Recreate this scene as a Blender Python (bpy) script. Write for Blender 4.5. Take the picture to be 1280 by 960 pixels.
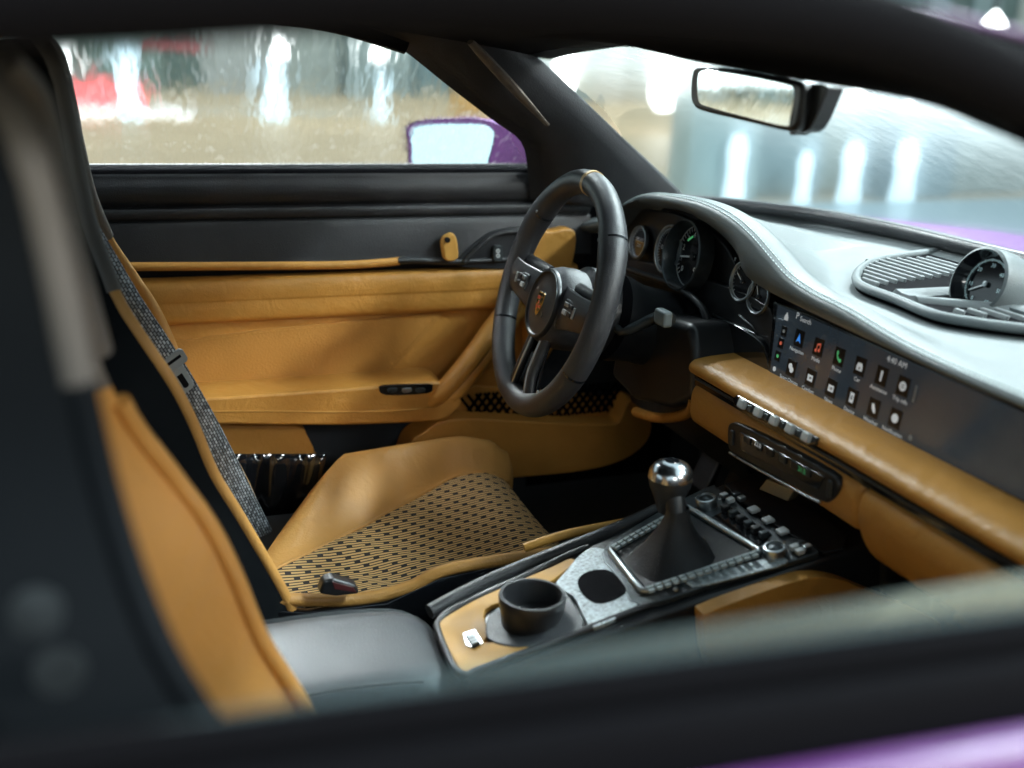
import bpy, bmesh, math, random
from mathutils import Vector as V, Matrix
random.seed(7)
scn = bpy.context.scene
for o in list(bpy.data.objects): bpy.data.objects.remove(o)

# ---------------------------------------------------------------- camera
CAM = V((-.6115, -1.0078, 1.1015)); YAW, PITCH, ROLL, FPX = .3755, .3143, .0398, 1350.57
FW = V((math.sin(YAW)*math.cos(PITCH), math.cos(YAW)*math.cos(PITCH), -math.sin(PITCH)))
RT = FW.cross(V((0, 0, 1))).normalized(); UP = RT.cross(FW)
RT, UP = RT*math.cos(ROLL)+UP*math.sin(ROLL), UP*math.cos(ROLL)-RT*math.sin(ROLL)
cd = bpy.data.cameras.new('camera'); cam = bpy.data.objects.new('camera', cd); scn.collection.objects.link(cam)
cam.matrix_world = Matrix(((RT.x, UP.x, -FW.x, CAM.x), (RT.y, UP.y, -FW.y, CAM.y), (RT.z, UP.z, -FW.z, CAM.z), (0, 0, 0, 1)))
cd.sensor_width = 36; cd.lens = FPX/1280*36; cd.clip_start = .01; cd.clip_end = 500
cd.dof.use_dof = True; cd.dof.focus_distance = 1.47; cd.dof.aperture_fstop = cd.lens*.001/.0155
scn.camera = cam

# ---------------------------------------------------------------- hall light and exposure
w = bpy.data.worlds.new('World'); scn.world = w; w.use_nodes = True
bg = w.node_tree.nodes['Background']; bg.inputs[0].default_value = (.60, .76, .83, 1); bg.inputs[1].default_value = .95
def area(name, loc, target, size, power, col):
    l = bpy.data.lights.new(name, 'AREA'); l.shape = 'RECTANGLE'; l.size, l.size_y = size; l.energy = power; l.color = col
    o = bpy.data.objects.new(name, l); scn.collection.objects.link(o); o.location = loc
    o.rotation_euler = (V(target)-V(loc)).to_track_quat('-Z', 'Y').to_euler(); return o
for i in range(3): area('ceiling_lamp_front', (2.6, -1.6+2.2*i, 3.4), (.3, 0, .8), (.9, .35), 165, (.84, .97, 1))
for x, y, z, p in ((1.5, -3.0, 2.3, 40), (2.9, -2.2, 2.5, 45), (-.5, -4.2, 2.3, 12)): area('fill_lamp_side', (x, y, z), (-.1, .45, .65), (.8, .35), p, (1, .965, .91))  # added fill lights on the passenger side, not ceiling fixtures
for i in range(2): area('mirror_lamp_rear', (-3.0, -.9+2.2*i, 3.0), (-.3, .2, .7), (.8, .35), 70, (.95, .97, 1))  # unseen lamps added behind the car for bright mirror reflections
for i in range(4): area('fill_lamp_hall', (-4+5.5*i, 11.5, 6.5), (-4+5.5*i, 15.5, 1), (3.5, 1.2), 90, (.84, .98, 1))  # unseen lamps added to brighten the far wall and its panels
area('ceiling_lamp_far', (-.2, 3.2, 3.0), (-.1, -.2, .7), (1.4, .35), 240, (.9, .98, 1))
scn.view_settings.view_transform = 'Standard'; scn.view_settings.look = 'None'
scn.view_settings.exposure = .30; scn.view_settings.gamma = 1; scn.view_settings.use_curve_mapping = False

# ---------------------------------------------------------------- pixel -> point helpers (a pixel gives a direction, the plane gives the distance)
def ray(u, v): return FW+RT*((u-640)/FPX)-UP*((v-480)/FPX)
def onax(u, v, ax, val):
    d = ray(u, v); return CAM+d*((val-CAM[ax])/d[ax])
def PX(u, v, x): return onax(u, v, 0, x)
def PY(u, v, y): return onax(u, v, 1, y)
def PZ(u, v, z): return onax(u, v, 2, z)
def PP(u, v, p0, n):
    d = ray(u, v); n = V(n); return CAM+d*((V(p0)-CAM).dot(n)/d.dot(n))
def cr(pts, n=6, closed=False):
    """Catmull-Rom resample of tuples / vectors"""
    P = [V(p) if len(p) == 3 else V((p[0], p[1], 0)) for p in pts]; m = len(P); out = []
    for i in range(m if closed else m-1):
        a, b, c, d = (P[(i-1) % m], P[i], P[(i+1) % m], P[(i+2) % m]) if closed else (P[max(i-1, 0)], P[i], P[i+1], P[min(i+2, m-1)])
        for k in range(n):
            t = k/n; out.append(.5*((2*b)+(c-a)*t+(2*a-5*b+4*c-d)*t*t+(3*b-a-3*c+d)*t**3))
    if not closed: out.append(P[-1])
    return out
def cr2(pts, n=6, closed=False): return [(p.x, p.y) for p in cr(pts, n, closed)]
def lerp(xs, ys, x):
    if x <= xs[0]: return ys[0]
    for i in range(len(xs)-1):
        if x <= xs[i+1]:
            t = (x-xs[i])/(xs[i+1]-xs[i]); t2 = t*t*(3-2*t); return ys[i]+(ys[i+1]-ys[i])*(.5*t+.5*t2)
    return ys[-1]

# ---------------------------------------------------------------- materials
def mat(name, col, rough=.5, metal=0, bump=0, bscale=600, spec=.5, coat=0, var=0, vscale=8, kind='noise', emit=None, es=0, sheen=0, crease=0):
    m = bpy.data.materials.new(name); m.use_nodes = True; nt = m.node_tree; b = nt.nodes['Principled BSDF']
    b.inputs['Base Color'].default_value = (*col, 1); b.inputs['Roughness'].default_value = rough; b.inputs['Metallic'].default_value = metal
    b.inputs['Specular IOR Level'].default_value = spec; b.inputs['Coat Weight'].default_value = coat; b.inputs['Coat Roughness'].default_value = .08
    if sheen: b.inputs['Sheen Weight'].default_value = sheen
    if emit: b.inputs['Emission Color'].default_value = (*emit, 1); b.inputs['Emission Strength'].default_value = es
    tc = nt.nodes.new('ShaderNodeTexCoord')
    if var:
        n = nt.nodes.new('ShaderNodeTexNoise'); n.inputs['Scale'].default_value = vscale; n.inputs['Detail'].default_value = 5
        nt.links.new(tc.outputs['Object'], n.inputs['Vector'])
        r = nt.nodes.new('ShaderNodeMapRange'); r.inputs[1].default_value = .3; r.inputs[2].default_value = .7
        r.inputs[3].default_value = 1-var; r.inputs[4].default_value = 1+var; nt.links.new(n.outputs[0], r.inputs[0])
        x = nt.nodes.new('ShaderNodeMix'); x.data_type = 'RGBA'; x.blend_type = 'MULTIPLY'; x.inputs[0].default_value = 1
        x.inputs[6].default_value = (*col, 1); nt.links.new(r.outputs[0], x.inputs[7]); nt.links.new(x.outputs[2], b.inputs['Base Color'])
        r2 = nt.nodes.new('ShaderNodeMapRange'); r2.inputs[1].default_value = .3; r2.inputs[2].default_value = .7
        r2.inputs[3].default_value = max(rough-.07, .02); r2.inputs[4].default_value = min(rough+.07, 1); nt.links.new(n.outputs[0], r2.inputs[0]); nt.links.new(r2.outputs[0], b.inputs['Roughness'])
    if bump:
        if kind == 'grain':
            n = nt.nodes.new('ShaderNodeTexVoronoi'); n.inputs['Scale'].default_value = bscale; o = n.outputs['Distance']
        else:
            n = nt.nodes.new('ShaderNodeTexNoise'); n.inputs['Scale'].default_value = bscale; n.inputs['Detail'].default_value = 3; o = n.outputs[0]
        nt.links.new(tc.outputs['Object'], n.inputs['Vector'])
        bp = nt.nodes.new('ShaderNodeBump'); bp.inputs['Strength'].default_value = bump; bp.inputs['Distance'].default_value = .001
        if crease:
            n2 = nt.nodes.new('ShaderNodeTexNoise'); n2.inputs['Scale'].default_value = 26; n2.inputs['Detail'].default_value = 4; n2.inputs['Distortion'].default_value = 1.2
            nt.links.new(tc.outputs['Object'], n2.inputs['Vector']); b2 = nt.nodes.new('ShaderNodeBump'); b2.inputs['Strength'].default_value = crease; b2.inputs['Distance'].default_value = .012
            nt.links.new(n2.outputs[0], b2.inputs['Height']); nt.links.new(b2.outputs[0], bp.inputs['Normal'])
        nt.links.new(o, bp.inputs['Height']); nt.links.new(bp.outputs[0], b.inputs['Normal'])
    return m
M = {}
M['tan'] = mat('tan_leather', (.56, .262, .050), .46, bump=.3, bscale=430, kind='grain', var=.09, vscale=9, crease=.22)
M['tanseat'] = mat('tan_seat_leather', (.57, .285, .072), .5, bump=.3, bscale=380, kind='grain', var=.09, vscale=9, crease=.28)
M['tantrim'] = mat('tan_painted_trim', (.56, .29, .062), .5, spec=.3, bump=.1, bscale=300, var=.08, vscale=30)
M['black'] = mat('black_leather', (.022, .022, .024), .48, bump=.28, bscale=600, kind='grain', var=.15, vscale=20, spec=.35)
M['dash'] = mat('dashboard_leather', (.132, .15, .153), .45, bump=.3, bscale=700, kind='grain', var=.06, vscale=12)
M['plastic'] = mat('black_plastic', (.016, .017, .019), .38, bump=.1, bscale=900, var=.15, vscale=25)
M['soft'] = mat('soft_black_lining', (.004, .004, .005), .9, bump=.3, bscale=900, spec=.04)
M['shell'] = mat('matt_black_shell', (.007, .009, .011), .7, spec=.06)
M['gloss'] = mat('gloss_black', (.008, .009, .011), .09, coat=.6)
M['wheel'] = mat('wheel_leather', (.030, .031, .034), .45, bump=.3, bscale=650, kind='grain', var=.12, vscale=25)
M['carpet'] = mat('dark_carpet', (.016, .022, .030), .95, bump=.6, bscale=1200, sheen=.2)
M['armgrey'] = mat('charcoal_leather', (.026, .029, .032), .48, spec=.3, bump=.25, bscale=500, kind='grain', var=.1)
M['metal'] = mat('brushed_metal', (.46, .50, .52), .34, metal=1, bump=.12, bscale=500, var=.12, vscale=60)
M['rough_metal'] = mat('hammered_silver_trim', (.58, .64, .66), .34, metal=.9, bump=.8, bscale=1300, var=.4, vscale=260)
M['dark_metal'] = mat('dark_satin_metal', (.06, .07, .075), .34, metal=.6, bump=.25, bscale=400, var=.25, vscale=60)
M['chrome'] = mat('chrome', (.75, .78, .8), .2, metal=1)
M['mirror'] = mat('mirror_glass', (.86, .93, .95), .02, metal=1)
M['purple'] = mat('purple_paint', (.085, .012, .125), .45, coat=.08, bump=.04, bscale=1500, var=.08, vscale=60)
M['white'] = mat('white_print', (.78, .8, .8), .5)
M['grey'] = mat('grey_print', (.42, .45, .47), .5)
M['pale'] = mat('pale_button', (.55, .58, .58), .35, var=.1, vscale=60)
M['gold'] = mat('gold_enamel', (.62, .36, .08), .25, metal=.7)
M['red'] = mat('red_enamel', (.50, .05, .03), .3, coat=.5)
M['thread'] = mat('pale_thread', (.46, .52, .52), .6)
M['tanthread'] = mat('tan_marker', (.55, .36, .16), .5)
M['screen'] = mat('screen_glass', (.022, .032, .044), .10, coat=.5, emit=(.10, .14, .18), es=.10, var=.12, vscale=30)
M['tile'] = mat('icon_tile', (.008, .01, .013), .25)
def lit(name, col, s): return mat(name, col, .4, emit=col, es=s)
M['lwhite'] = lit('lit_white', (.6, .64, .66), .35); M['lblue'] = lit('lit_blue', (.05, .25, .75), .5)
M['lred'] = lit('lit_red', (.6, .12, .07), .35); M['lgreen'] = lit('lit_green', (.08, .42, .16), .4)
M['dialcyan'] = lit('dial_print', (.45, .62, .64), .15)
M['belt'] = None
def glass(name, tint, rough=0, refl=.3):
    m = bpy.data.materials.new(name); m.use_nodes = True; nt = m.node_tree; nt.nodes.remove(nt.nodes['Principled BSDF'])
    t = nt.nodes.new('ShaderNodeBsdfTransparent'); t.inputs[0].default_value = (*tint, 1)
    g = nt.nodes.new('ShaderNodeBsdfGlossy'); g.inputs['Roughness'].default_value = rough
    f = nt.nodes.new('ShaderNodeFresnel'); f.inputs[0].default_value = 1.35
    x = nt.nodes.new('ShaderNodeMixShader'); k = nt.nodes.new('ShaderNodeMath'); k.operation = 'MULTIPLY'; k.inputs[1].default_value = refl; nt.links.new(f.outputs[0], k.inputs[0]); nt.links.new(k.outputs[0], x.inputs[0]); nt.links.new(t.outputs[0], x.inputs[1]); nt.links.new(g.outputs[0], x.inputs[2])
    nt.links.new(x.outputs[0], nt.nodes['Material Output'].inputs[0]); return m
M['glass'] = glass('clear_window_glass', (.96, .99, .985), .02, .12)
M['screenglass'] = glass('windscreen_glass', (.95, .99, .985), .02, .07)
M['neardoorglass0'] = glass('passenger_window_glass', (.70, .80, .82), .08, .5)
def plastic_pane(name, tint, clear, refl, ior=1.011, streak=1.0):
    """thin moulded pane: part clear, part slightly wavy and scattering"""
    m = glass(name, tint, .04, refl); nt = m.node_tree; L = nt.links.new
    tr = [n for n in nt.nodes if n.type == 'BSDF_TRANSPARENT'][0]; mx = [n for n in nt.nodes if n.type == 'MIX_SHADER'][0]
    rf = nt.nodes.new('ShaderNodeBsdfRefraction'); rf.inputs['IOR'].default_value = ior; rf.inputs['Roughness'].default_value = .75; rf.inputs[0].default_value = (*tint, 1)
    tc = nt.nodes.new('ShaderNodeTexCoord'); mp = nt.nodes.new('ShaderNodeMapping'); mp.inputs['Scale'].default_value = (34, 34, 9)
    nz = nt.nodes.new('ShaderNodeTexNoise'); nz.inputs['Scale'].default_value = 1; nz.inputs['Detail'].default_value = 2
    bp = nt.nodes.new('ShaderNodeBump'); bp.inputs['Strength'].default_value = streak; bp.inputs['Distance'].default_value = .05
    L(tc.outputs['Object'], mp.inputs[0]); L(mp.outputs[0], nz.inputs[0]); L(nz.outputs[0], bp.inputs['Height']); L(bp.outputs[0], rf.inputs['Normal'])
    x2 = nt.nodes.new('ShaderNodeMixShader'); x2.inputs[0].default_value = clear; L(rf.outputs[0], x2.inputs[1]); L(tr.outputs[0], x2.inputs[2]); L(x2.outputs[0], mx.inputs[1])
    return m
M['doorpane'] = plastic_pane('moulded_side_pane', (.97, .99, .985), .22, .10)
M['screenglass'] = plastic_pane('moulded_windscreen', (.95, .99, .985), .58, .06, 1.012, .03)
m_ = M['neardoorglass'] = M['neardoorglass0']; nt_ = m_.node_tree; mx_ = [n for n in nt_.nodes if n.type == 'MIX_SHADER'][0]
df_ = nt_.nodes.new('ShaderNodeBsdfDiffuse'); df_.inputs[0].default_value = (.30, .40, .42, 1); x3_ = nt_.nodes.new('ShaderNodeMixShader'); x3_.inputs[0].default_value = .13  # pale diffuse haze mixed into the pane, imitating reflected hall light
nt_.links.new(mx_.outputs[0], x3_.inputs[1]); nt_.links.new(df_.outputs[0], x3_.inputs[2]); nt_.links.new(x3_.outputs[0], nt_.nodes['Material Output'].inputs[0])
M['lens'] = glass('gauge_glass', (.96, .97, .98), .03)
def fabric():
    m = mat('striped_seat_cloth', (.5, .3, .1), .8, bump=.0); nt = m.node_tree; b = nt.nodes['Principled BSDF']; L = nt.links.new
    uv = nt.nodes.new('ShaderNodeUVMap'); s = nt.nodes.new('ShaderNodeSeparateXYZ'); L(uv.outputs[0], s.inputs[0])
    def mth(op, a, bb=None, c=None):
        n = nt.nodes.new('ShaderNodeMath'); n.operation = op
        for i, q in enumerate((a, bb, c)):
            if q is None: continue
            if isinstance(q, (int, float)): n.inputs[i].default_value = q
            else: L(q, n.inputs[i])
        return n.outputs[0]
    P = .0062
    vy = mth('DIVIDE', s.outputs[1], P); fr = mth('FRACT', vy); row = mth('FLOOR', vy)
    stripe = mth('LESS_THAN', fr, .36)
    # dark blocks: every second row, staggered along the stripe
    half = mth('MULTIPLY', row, .5); par = mth('FRACT', half); even = mth('LESS_THAN', par, .25)
    xx = mth('ADD', mth('DIVIDE', s.outputs[0], .027), mth('MULTIPLY', row, .185))
    fx = mth('FRACT', xx); blk = mth('MULTIPLY', mth('LESS_THAN', fx, .31), even)
    blk = mth('MULTIPLY', blk, 1)
    d = mth('MAXIMUM', stripe, blk)
    x = nt.nodes.new('ShaderNodeMix'); x.data_type = 'RGBA'; L(d, x.inputs[0])
    x.inputs[6].default_value = (.70, .44, .18, 1); x.inputs[7].default_value = (.018, .014, .014, 1)
    L(x.outputs[2], b.inputs['Base Color'])
    wv = nt.nodes.new('ShaderNodeTexNoise'); wv.inputs['Scale'].default_value = 900
    h = mth('ADD', mth('MULTIPLY', d, -.6), mth('MULTIPLY', wv.outputs[0], .8))
    bp = nt.nodes.new('ShaderNodeBump'); bp.inputs['Strength'].default_value = .5; bp.inputs['Distance'].default_value = .001; L(h, bp.inputs['Height']); L(bp.outputs[0], b.inputs['Normal'])
    return m
M['cloth'] = fabric(); M['taupe'] = mat('veiled_headrest_leather', (.13, .118, .105), .5, bump=.25, bscale=400, kind='grain')  # headrest leather greyed to imitate the hall reflected in the window glass
def webbing():
    m = mat('woven_belt', (.02, .02, .02), .4); nt = m.node_tree; b = nt.nodes['Principled BSDF']; L = nt.links.new
    uv = nt.nodes.new('ShaderNodeUVMap'); mp = nt.nodes.new('ShaderNodeMapping'); mp.inputs['Scale'].default_value = (1, 1, 1); L(uv.outputs[0], mp.inputs[0])
    c = nt.nodes.new('ShaderNodeTexBrick'); c.inputs['Scale'].default_value = 1; c.inputs['Mortar Size'].default_value = .0009; c.inputs['Mortar Smooth'].default_value = .95
    c.inputs['Brick Width'].default_value = .0062; c.inputs['Row Height'].default_value = .0041; c.inputs['Color1'].default_value = (.36, .39, .42, 1); c.inputs['Color2'].default_value = (.10, .11, .12, 1); c.inputs['Mortar'].default_value = (.008, .008, .01, 1)  # pale weave cells brightened in colour to imitate specular sparkle
    L(mp.outputs[0], c.inputs[0]); L(c.outputs[0], b.inputs['Base Color'])
    bp = nt.nodes.new('ShaderNodeBump'); bp.inputs['Strength'].default_value = 1; bp.inputs['Distance'].default_value = .0015; bp.invert = True; L(c.outputs[1], bp.inputs['Height']); L(bp.outputs[0], b.inputs['Normal'])
    b.inputs['Roughness'].default_value = .24; return m
M['belt'] = webbing()

# ---------------------------------------------------------------- mesh helpers
def link(name, me, m, parent=None):
    o = bpy.data.objects.new(name, me); scn.collection.objects.link(o)
    if m is not None: me.materials.append(M[m] if isinstance(m, str) else m)
    if parent: o.parent = parent
    return o
def raw(name, vs, fs, m, parent=None, smooth=True, angle=None, uvs=None):
    me = bpy.data.meshes.new(name); me.from_pydata([tuple(v) for v in vs], [], fs); me.update()
    bm = bmesh.new(); bm.from_mesh(me); bmesh.ops.recalc_face_normals(bm, faces=bm.faces); bm.to_mesh(me); bm.free()
    if smooth: me.polygons.foreach_set('use_smooth', [True]*len(me.polygons))
    if angle: me.set_sharp_from_angle(angle=math.radians(angle))
    if uvs:
        l = me.uv_layers.new(name='UVMap')
        for lp in me.loops: l.data[lp.index].uv = uvs[lp.vertex_index]
    return link(name, me, m, parent)
def bev(o, wd, seg=3):
    b = o.modifiers.new('bevel', 'BEVEL'); b.width = wd; b.segments = seg; b.limit_method = 'ANGLE'; b.angle_limit = math.radians(28); b.harden_normals = True
    return o
def slab(name, pts, d, m, parent=None, bevel=.003, seg=3):
    n = len(pts); vs = list(pts)+[V(p)+V(d) for p in pts]
    fs = [tuple(range(n)), tuple(range(2*n-1, n-1, -1))]+[(i, (i+1) % n, n+(i+1) % n, n+i) for i in range(n)]
    o = raw(name, vs, fs, m, parent, angle=32)
    return bev(o, bevel, seg) if bevel else o
def grid(name, rows, m, parent=None, thick=0, uv=None, sub=0, closed_u=False):
    nr, nc = len(rows), len(rows[0]); vs = [p for r in rows for p in r]; fs = []
    for i in range(nr-1):
        for j in range(nc if closed_u else nc-1):
            k = (j+1) % nc; fs.append((i*nc+j, i*nc+k, (i+1)*nc+k, (i+1)*nc+j))
    o = raw(name, vs, fs, m, parent, uvs=[uv(p) for p in vs] if uv else None)
    if sub: s = o.modifiers.new('sub', 'SUBSURF'); s.levels = s.render_levels = sub
    if thick: t = o.modifiers.new('solid', 'SOLIDIFY'); t.thickness = thick; t.offset = -1 if thick > 0 else 1; t.thickness = abs(thick)
    return o
def dense(rows, n, mm):
    """resample a coarse point grid with Catmull-Rom in both directions"""
    r2 = [cr(r, n) for r in rows]; cols = list(zip(*r2)); c2 = [cr(list(c), mm) for c in cols]
    return [list(r) for r in zip(*c2)]
def tube(name, path, rad, m, parent=None, seg=12, closed=False, flat=1, upv=(0, 0, 1), caps=True):
    P = [V(p) for p in path]; n = len(P); vs = []; fs = []
    for i, p in enumerate(P):
        a, b = (P[(i-1) % n], P[(i+1) % n]) if closed else (P[max(i-1, 0)], P[min(i+1, n-1)])
        t = (b-a).normalized(); s = t.cross(V(upv)); s = s.normalized() if s.length > 1e-6 else V((1, 0, 0)); q = s.cross(t)
        r = rad[i] if isinstance(rad, (list, tuple)) else rad
        for k in range(seg):
            an = 2*math.pi*k/seg; vs.append(p+s*math.cos(an)*r+q*math.sin(an)*r*flat)
    for i in range(n if closed else n-1):
        j = (i+1) % n
        for k in range(seg): fs.append((i*seg+k, i*seg+(k+1) % seg, j*seg+(k+1) % seg, j*seg+k))
    if caps and not closed: fs += [tuple(range(seg-1, -1, -1)), tuple(range((n-1)*seg, n*seg))]
    return raw(name, vs, fs, m, parent, angle=60)
def lathe(name, c, axis, prof, m, parent=None, seg=40, upv=(0, 0, 1), closed=False, cap0=True):
    """prof: (radius, distance along axis)"""
    ax = V(axis).normalized(); s = ax.cross(V(upv))
    if s.length < 1e-3: s = ax.cross(V((0, 1, 0)))
    s.normalize(); q = s.cross(ax); vs = []; fs = []; n = len(prof)
    for r, h in prof:
        for k in range(seg):
            a = 2*math.pi*k/seg; vs.append(V(c)+ax*h+(s*math.cos(a)+q*math.sin(a))*r)
    for i in range(n if closed else n-1):
        j = (i+1) % n
        for k in range(seg): fs.append((i*seg+k, i*seg+(k+1) % seg, j*seg+(k+1) % seg, j*seg+k))
    if not closed:
        if cap0 and prof[0][0] > 1e-5: fs.append(tuple(range(seg-1, -1, -1)))
        if prof[-1][0] > 1e-5: fs.append(tuple(range((n-1)*seg, n*seg)))
    return raw(name, vs, fs, m, parent, angle=35)
def box(name, c, ax, ay, az, size, m, parent=None, bevel=.001, seg=2):
    ax, ay, az = V(ax).normalized(), V(ay).normalized(), V(az).normalized(); a, b, d = size
    pts = [V(c)+ax*(sx*a/2)+ay*(sy*b/2)+az*(d/2) for sx, sy in ((-1, -1), (1, -1), (1, 1), (-1, 1))]
    return slab(name, pts, az*-d, m, parent, bevel, seg)
def text(name, s, c, ex, ey, h, m, parent=None, align='CENTER', depth=.0003):
    cu = bpy.data.curves.new(name, 'FONT'); cu.body = s; cu.size = h; cu.align_x = align; cu.align_y = 'CENTER'; cu.extrude = 0; cu.resolution_u = 2
    t = bpy.data.objects.new('tmp', cu); scn.collection.objects.link(t); bpy.context.view_layer.update()
    me = bpy.data.meshes.new_from_object(t.evaluated_get(bpy.context.evaluated_depsgraph_get())); bpy.data.objects.remove(t); bpy.data.curves.remove(cu)
    ex, ey = V(ex).normalized(), V(ey).normalized(); ez = ex.cross(ey)
    me.transform(Matrix(((ex.x, ey.x, ez.x, c[0]), (ex.y, ey.y, ez.y, c[1]), (ex.z, ey.z, ez.z, c[2]), (0, 0, 0, 1)))); me.materials.clear(); me.name = name
    return link(name, me, m, parent)
def joined(name, boxes, m, parent=None):
    """many small boxes (centre, x axis, y axis, z axis, size) as one mesh"""
    vs = []; fs = []
    for c, ax, ay, az, (a, b, d) in boxes:
        k = len(vs); ax, ay, az = V(ax).normalized(), V(ay).normalized(), V(az).normalized()
        for sz in (-1, 1):
            for sx, sy in ((-1, -1), (1, -1), (1, 1), (-1, 1)): vs.append(V(c)+ax*(sx*a/2)+ay*(sy*b/2)+az*(sz*d/2))
        fs += [(k, k+1, k+2, k+3), (k+4, k+5, k+6, k+7)]+[(k+i, k+(i+1) % 4, k+4+(i+1) % 4, k+4+i) for i in range(4)]
    o = raw(name, vs, fs, m, parent, smooth=False); o['kind'] = 'stuff'; return o
def tag(o, label, cat=None, group=None, kind=None):
    if label: o['label'] = label
    if cat: o['category'] = cat
    if group: o['group'] = group
    if kind: o['kind'] = kind
    return o
def yp(pts, y, n=5): return [PY(u, v, y) for u, v in cr2(pts, n, True)]
def xp(pts, x, n=5): return [PX(u, v, x) for u, v in cr2(pts, n, True)]

# ================================================================ SETTING
fl = raw('hall_floor', [(-60, -60, 0), (60, -60, 0), (60, 60, 0), (-60, 60, 0)], [(0, 1, 2, 3)], mat('pale_wood_floor', (.68, .49, .30), .5, var=.12, vscale=.5)); fl['kind'] = 'structure'
wl = raw('hall_wall', [(-14, 17, 0), (34, 17, 0), (34, 17, 9), (-14, 17, 9)], [(0, 1, 2, 3)], mat('teal_grey_wall', (.19, .29, .31), .6, var=.3, vscale=.45)); wl['kind'] = 'structure'
t = wl.modifiers.new('solid', 'SOLIDIFY'); t.thickness = .3

rw = random.Random(3)
for i in range(40):
    x = -13+i*1.16+rw.uniform(-.2, .2); wd = rw.uniform(.5, 1.1); c = rw.choice([(.55, .68, .68), (.40, .55, .58), (.62, .70, .66), (.30, .46, .50), (.68, .72, .70), (.36, .50, .46)])
    slab('wall_panel', [V((x, 16.9, 0)), V((x+wd, 16.9, 0)), V((x+wd, 16.9, rw.uniform(1.2, 6))), V((x, 16.9, rw.uniform(1.2, 6)))], (0, .09, 0), mat('wall_panel_paint', tuple(q*.52 for q in c), .6, var=.15, vscale=.8), wl, 0)
car = bpy.data.objects.new('sports_car', None); scn.collection.objects.link(car); car.location = (0, 0, 0)
tag(car, 'purple sports car with tan leather and black interior, viewed through its passenger window', 'car')

# ================================================================ BODY SHELL
def roofpts():
    rows = []
    for x, zc, zr, yr in ((-1.25, 1.06, 1.0, .52), (-.9, 1.14, 1.085, .57), (-.6, 1.165, 1.118, .585), (-.3, 1.155, 1.106, .58), (-.1, 1.125, 1.082, .565), (.04, 1.10, 1.066, .54)):
        rows.append([V((x, yr*s, zr+(zc-zr)*(1-abs(s)**2.2))) for s in (-1, -.8, -.5, -.2, 0, .2, .5, .8, 1)])
    return dense(rows, 3, 3)
roof = grid('headliner', roofpts(), 'soft', car, thick=-.012)
rp = [[p+V((0, 0, .016)) for p in r] for r in roofpts()]
grid('roof_skin', rp, 'purple', car, thick=-.004)
for s in (1, -1):
    tube('roof_rail', cr([V((-1.25, .55*s, 1.02)), V((-.9, .59*s, 1.085)), V((-.63, .60*s, 1.106)), V((-.5, .598*s, 1.117)), V((-.38, .594*s, 1.117)), V((-.274, .588*s, 1.108)), V((-.17, .58*s, 1.082))], 6), .017, 'soft', car, 12)
tube('windscreen_header', cr([V((-.13, -.56, 1.074)), V((-.064, -.45, 1.078)), V((.004, -.3, 1.086)), V((.06, -.05, 1.092)), V((.045, .12, 1.102)), V((.0, .25, 1.117)), V((-.057, .45, 1.118)), V((-.12, .57, 1.11))], 6), .024, 'soft', car, 14)
# A pillars
A = [PY(430, 5, .575), PY(500, 50, .585), PY(560, 98, .60), PY(610, 136, .62), PY(652, 168, .65), PY(660, 214, .685), PY(662, 245, .70)]
B = [PY(600, 5, .535), PY(648, 50, .545), PY(690, 90, .565), PY(730, 128, .585), PY(782, 178, .61), PY(838, 230, .64), PY(872, 262, .66)]
for s in (1, -1):
    fl_ = lambda p: V((p.x, p.y*s, p.z))
    rows = [[fl_(a+(b-a)*k/4+V((0, -.012*math.sin(math.pi*k/4), 0))) for a, b in zip(cr(A, 4)[0 if s > 0 else 5:], cr(B, 4)[0 if s > 0 else 5:])] for k in range(5)]
    pi = grid('windscreen_pillar', rows, 'black', car)
    so = pi.modifiers.new('solid', 'SOLIDIFY'); so.thickness = .03; so.offset = 0
    E1 = [fl_(a+(b-a)*.93+V((0, -.012, .002))) for a, b in zip(cr(A, 4), cr(B, 4))]
    tube('pillar_edge', E1, .006, 'plastic', pi, 8)
    E2 = [fl_(V(p)) for p in [PY(u, v, y) for u, v, y in ((588, 52, .512), (612, 78, .522), (640, 108, .540), (664, 134, .556), (684, 156, .575))]]
    tube('pillar_trim_strip', cr(E2, 4), [.005+.006*math.sin(math.pi*min(1, .15+i/17)) for i in range(17)], mat('beige_suede_trim', (.085, .066, .052), .8, bump=.5, bscale=700, var=.3, vscale=70), pi, 8, flat=.6)
# cowl, windscreen, bonnet
cow = [(.30, .72), (.40, .655), (.506, .529), (.555, .38), (.57, .22), (.578, .0)]
CW = [V((x, y, .835)) for x, y in cow]+[V((x, -y, .835)) for x, y in cow[-2::-1]]
CWd = cr(CW, 5)
hdr = [V((-.03+.1*(1-(2*k/(len(CWd)-1)-1)**2), .57-1.14*k/(len(CWd)-1), 1.075+.02*(1-(2*k/(len(CWd)-1)-1)**2))) for k in range(len(CWd))]
rows = [[a+(b-a)*t+V((.05*math.sin(math.pi*t), 0, .03*math.sin(math.pi*t))) for a, b in zip(CWd, hdr)] for t in [i/8 for i in range(9)]]
ws = grid('windscreen', rows, 'screenglass', car)
tube('windscreen_seal', [p+V((.004, 0, -.006)) for p in CWd], .012, 'plastic', car, 10)
rows = [[V((p.x+.02+d*1.0, p.y*(1+.1*d), .828-.05*d-.13*d*d-.25*max(0, abs(p.y)-.45)*d)) for p in CWd] for d in [0, .06, .15, .3, .5, .8, 1.1]]
grid('bonnet', rows, 'purple', car, thick=.004)
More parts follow.
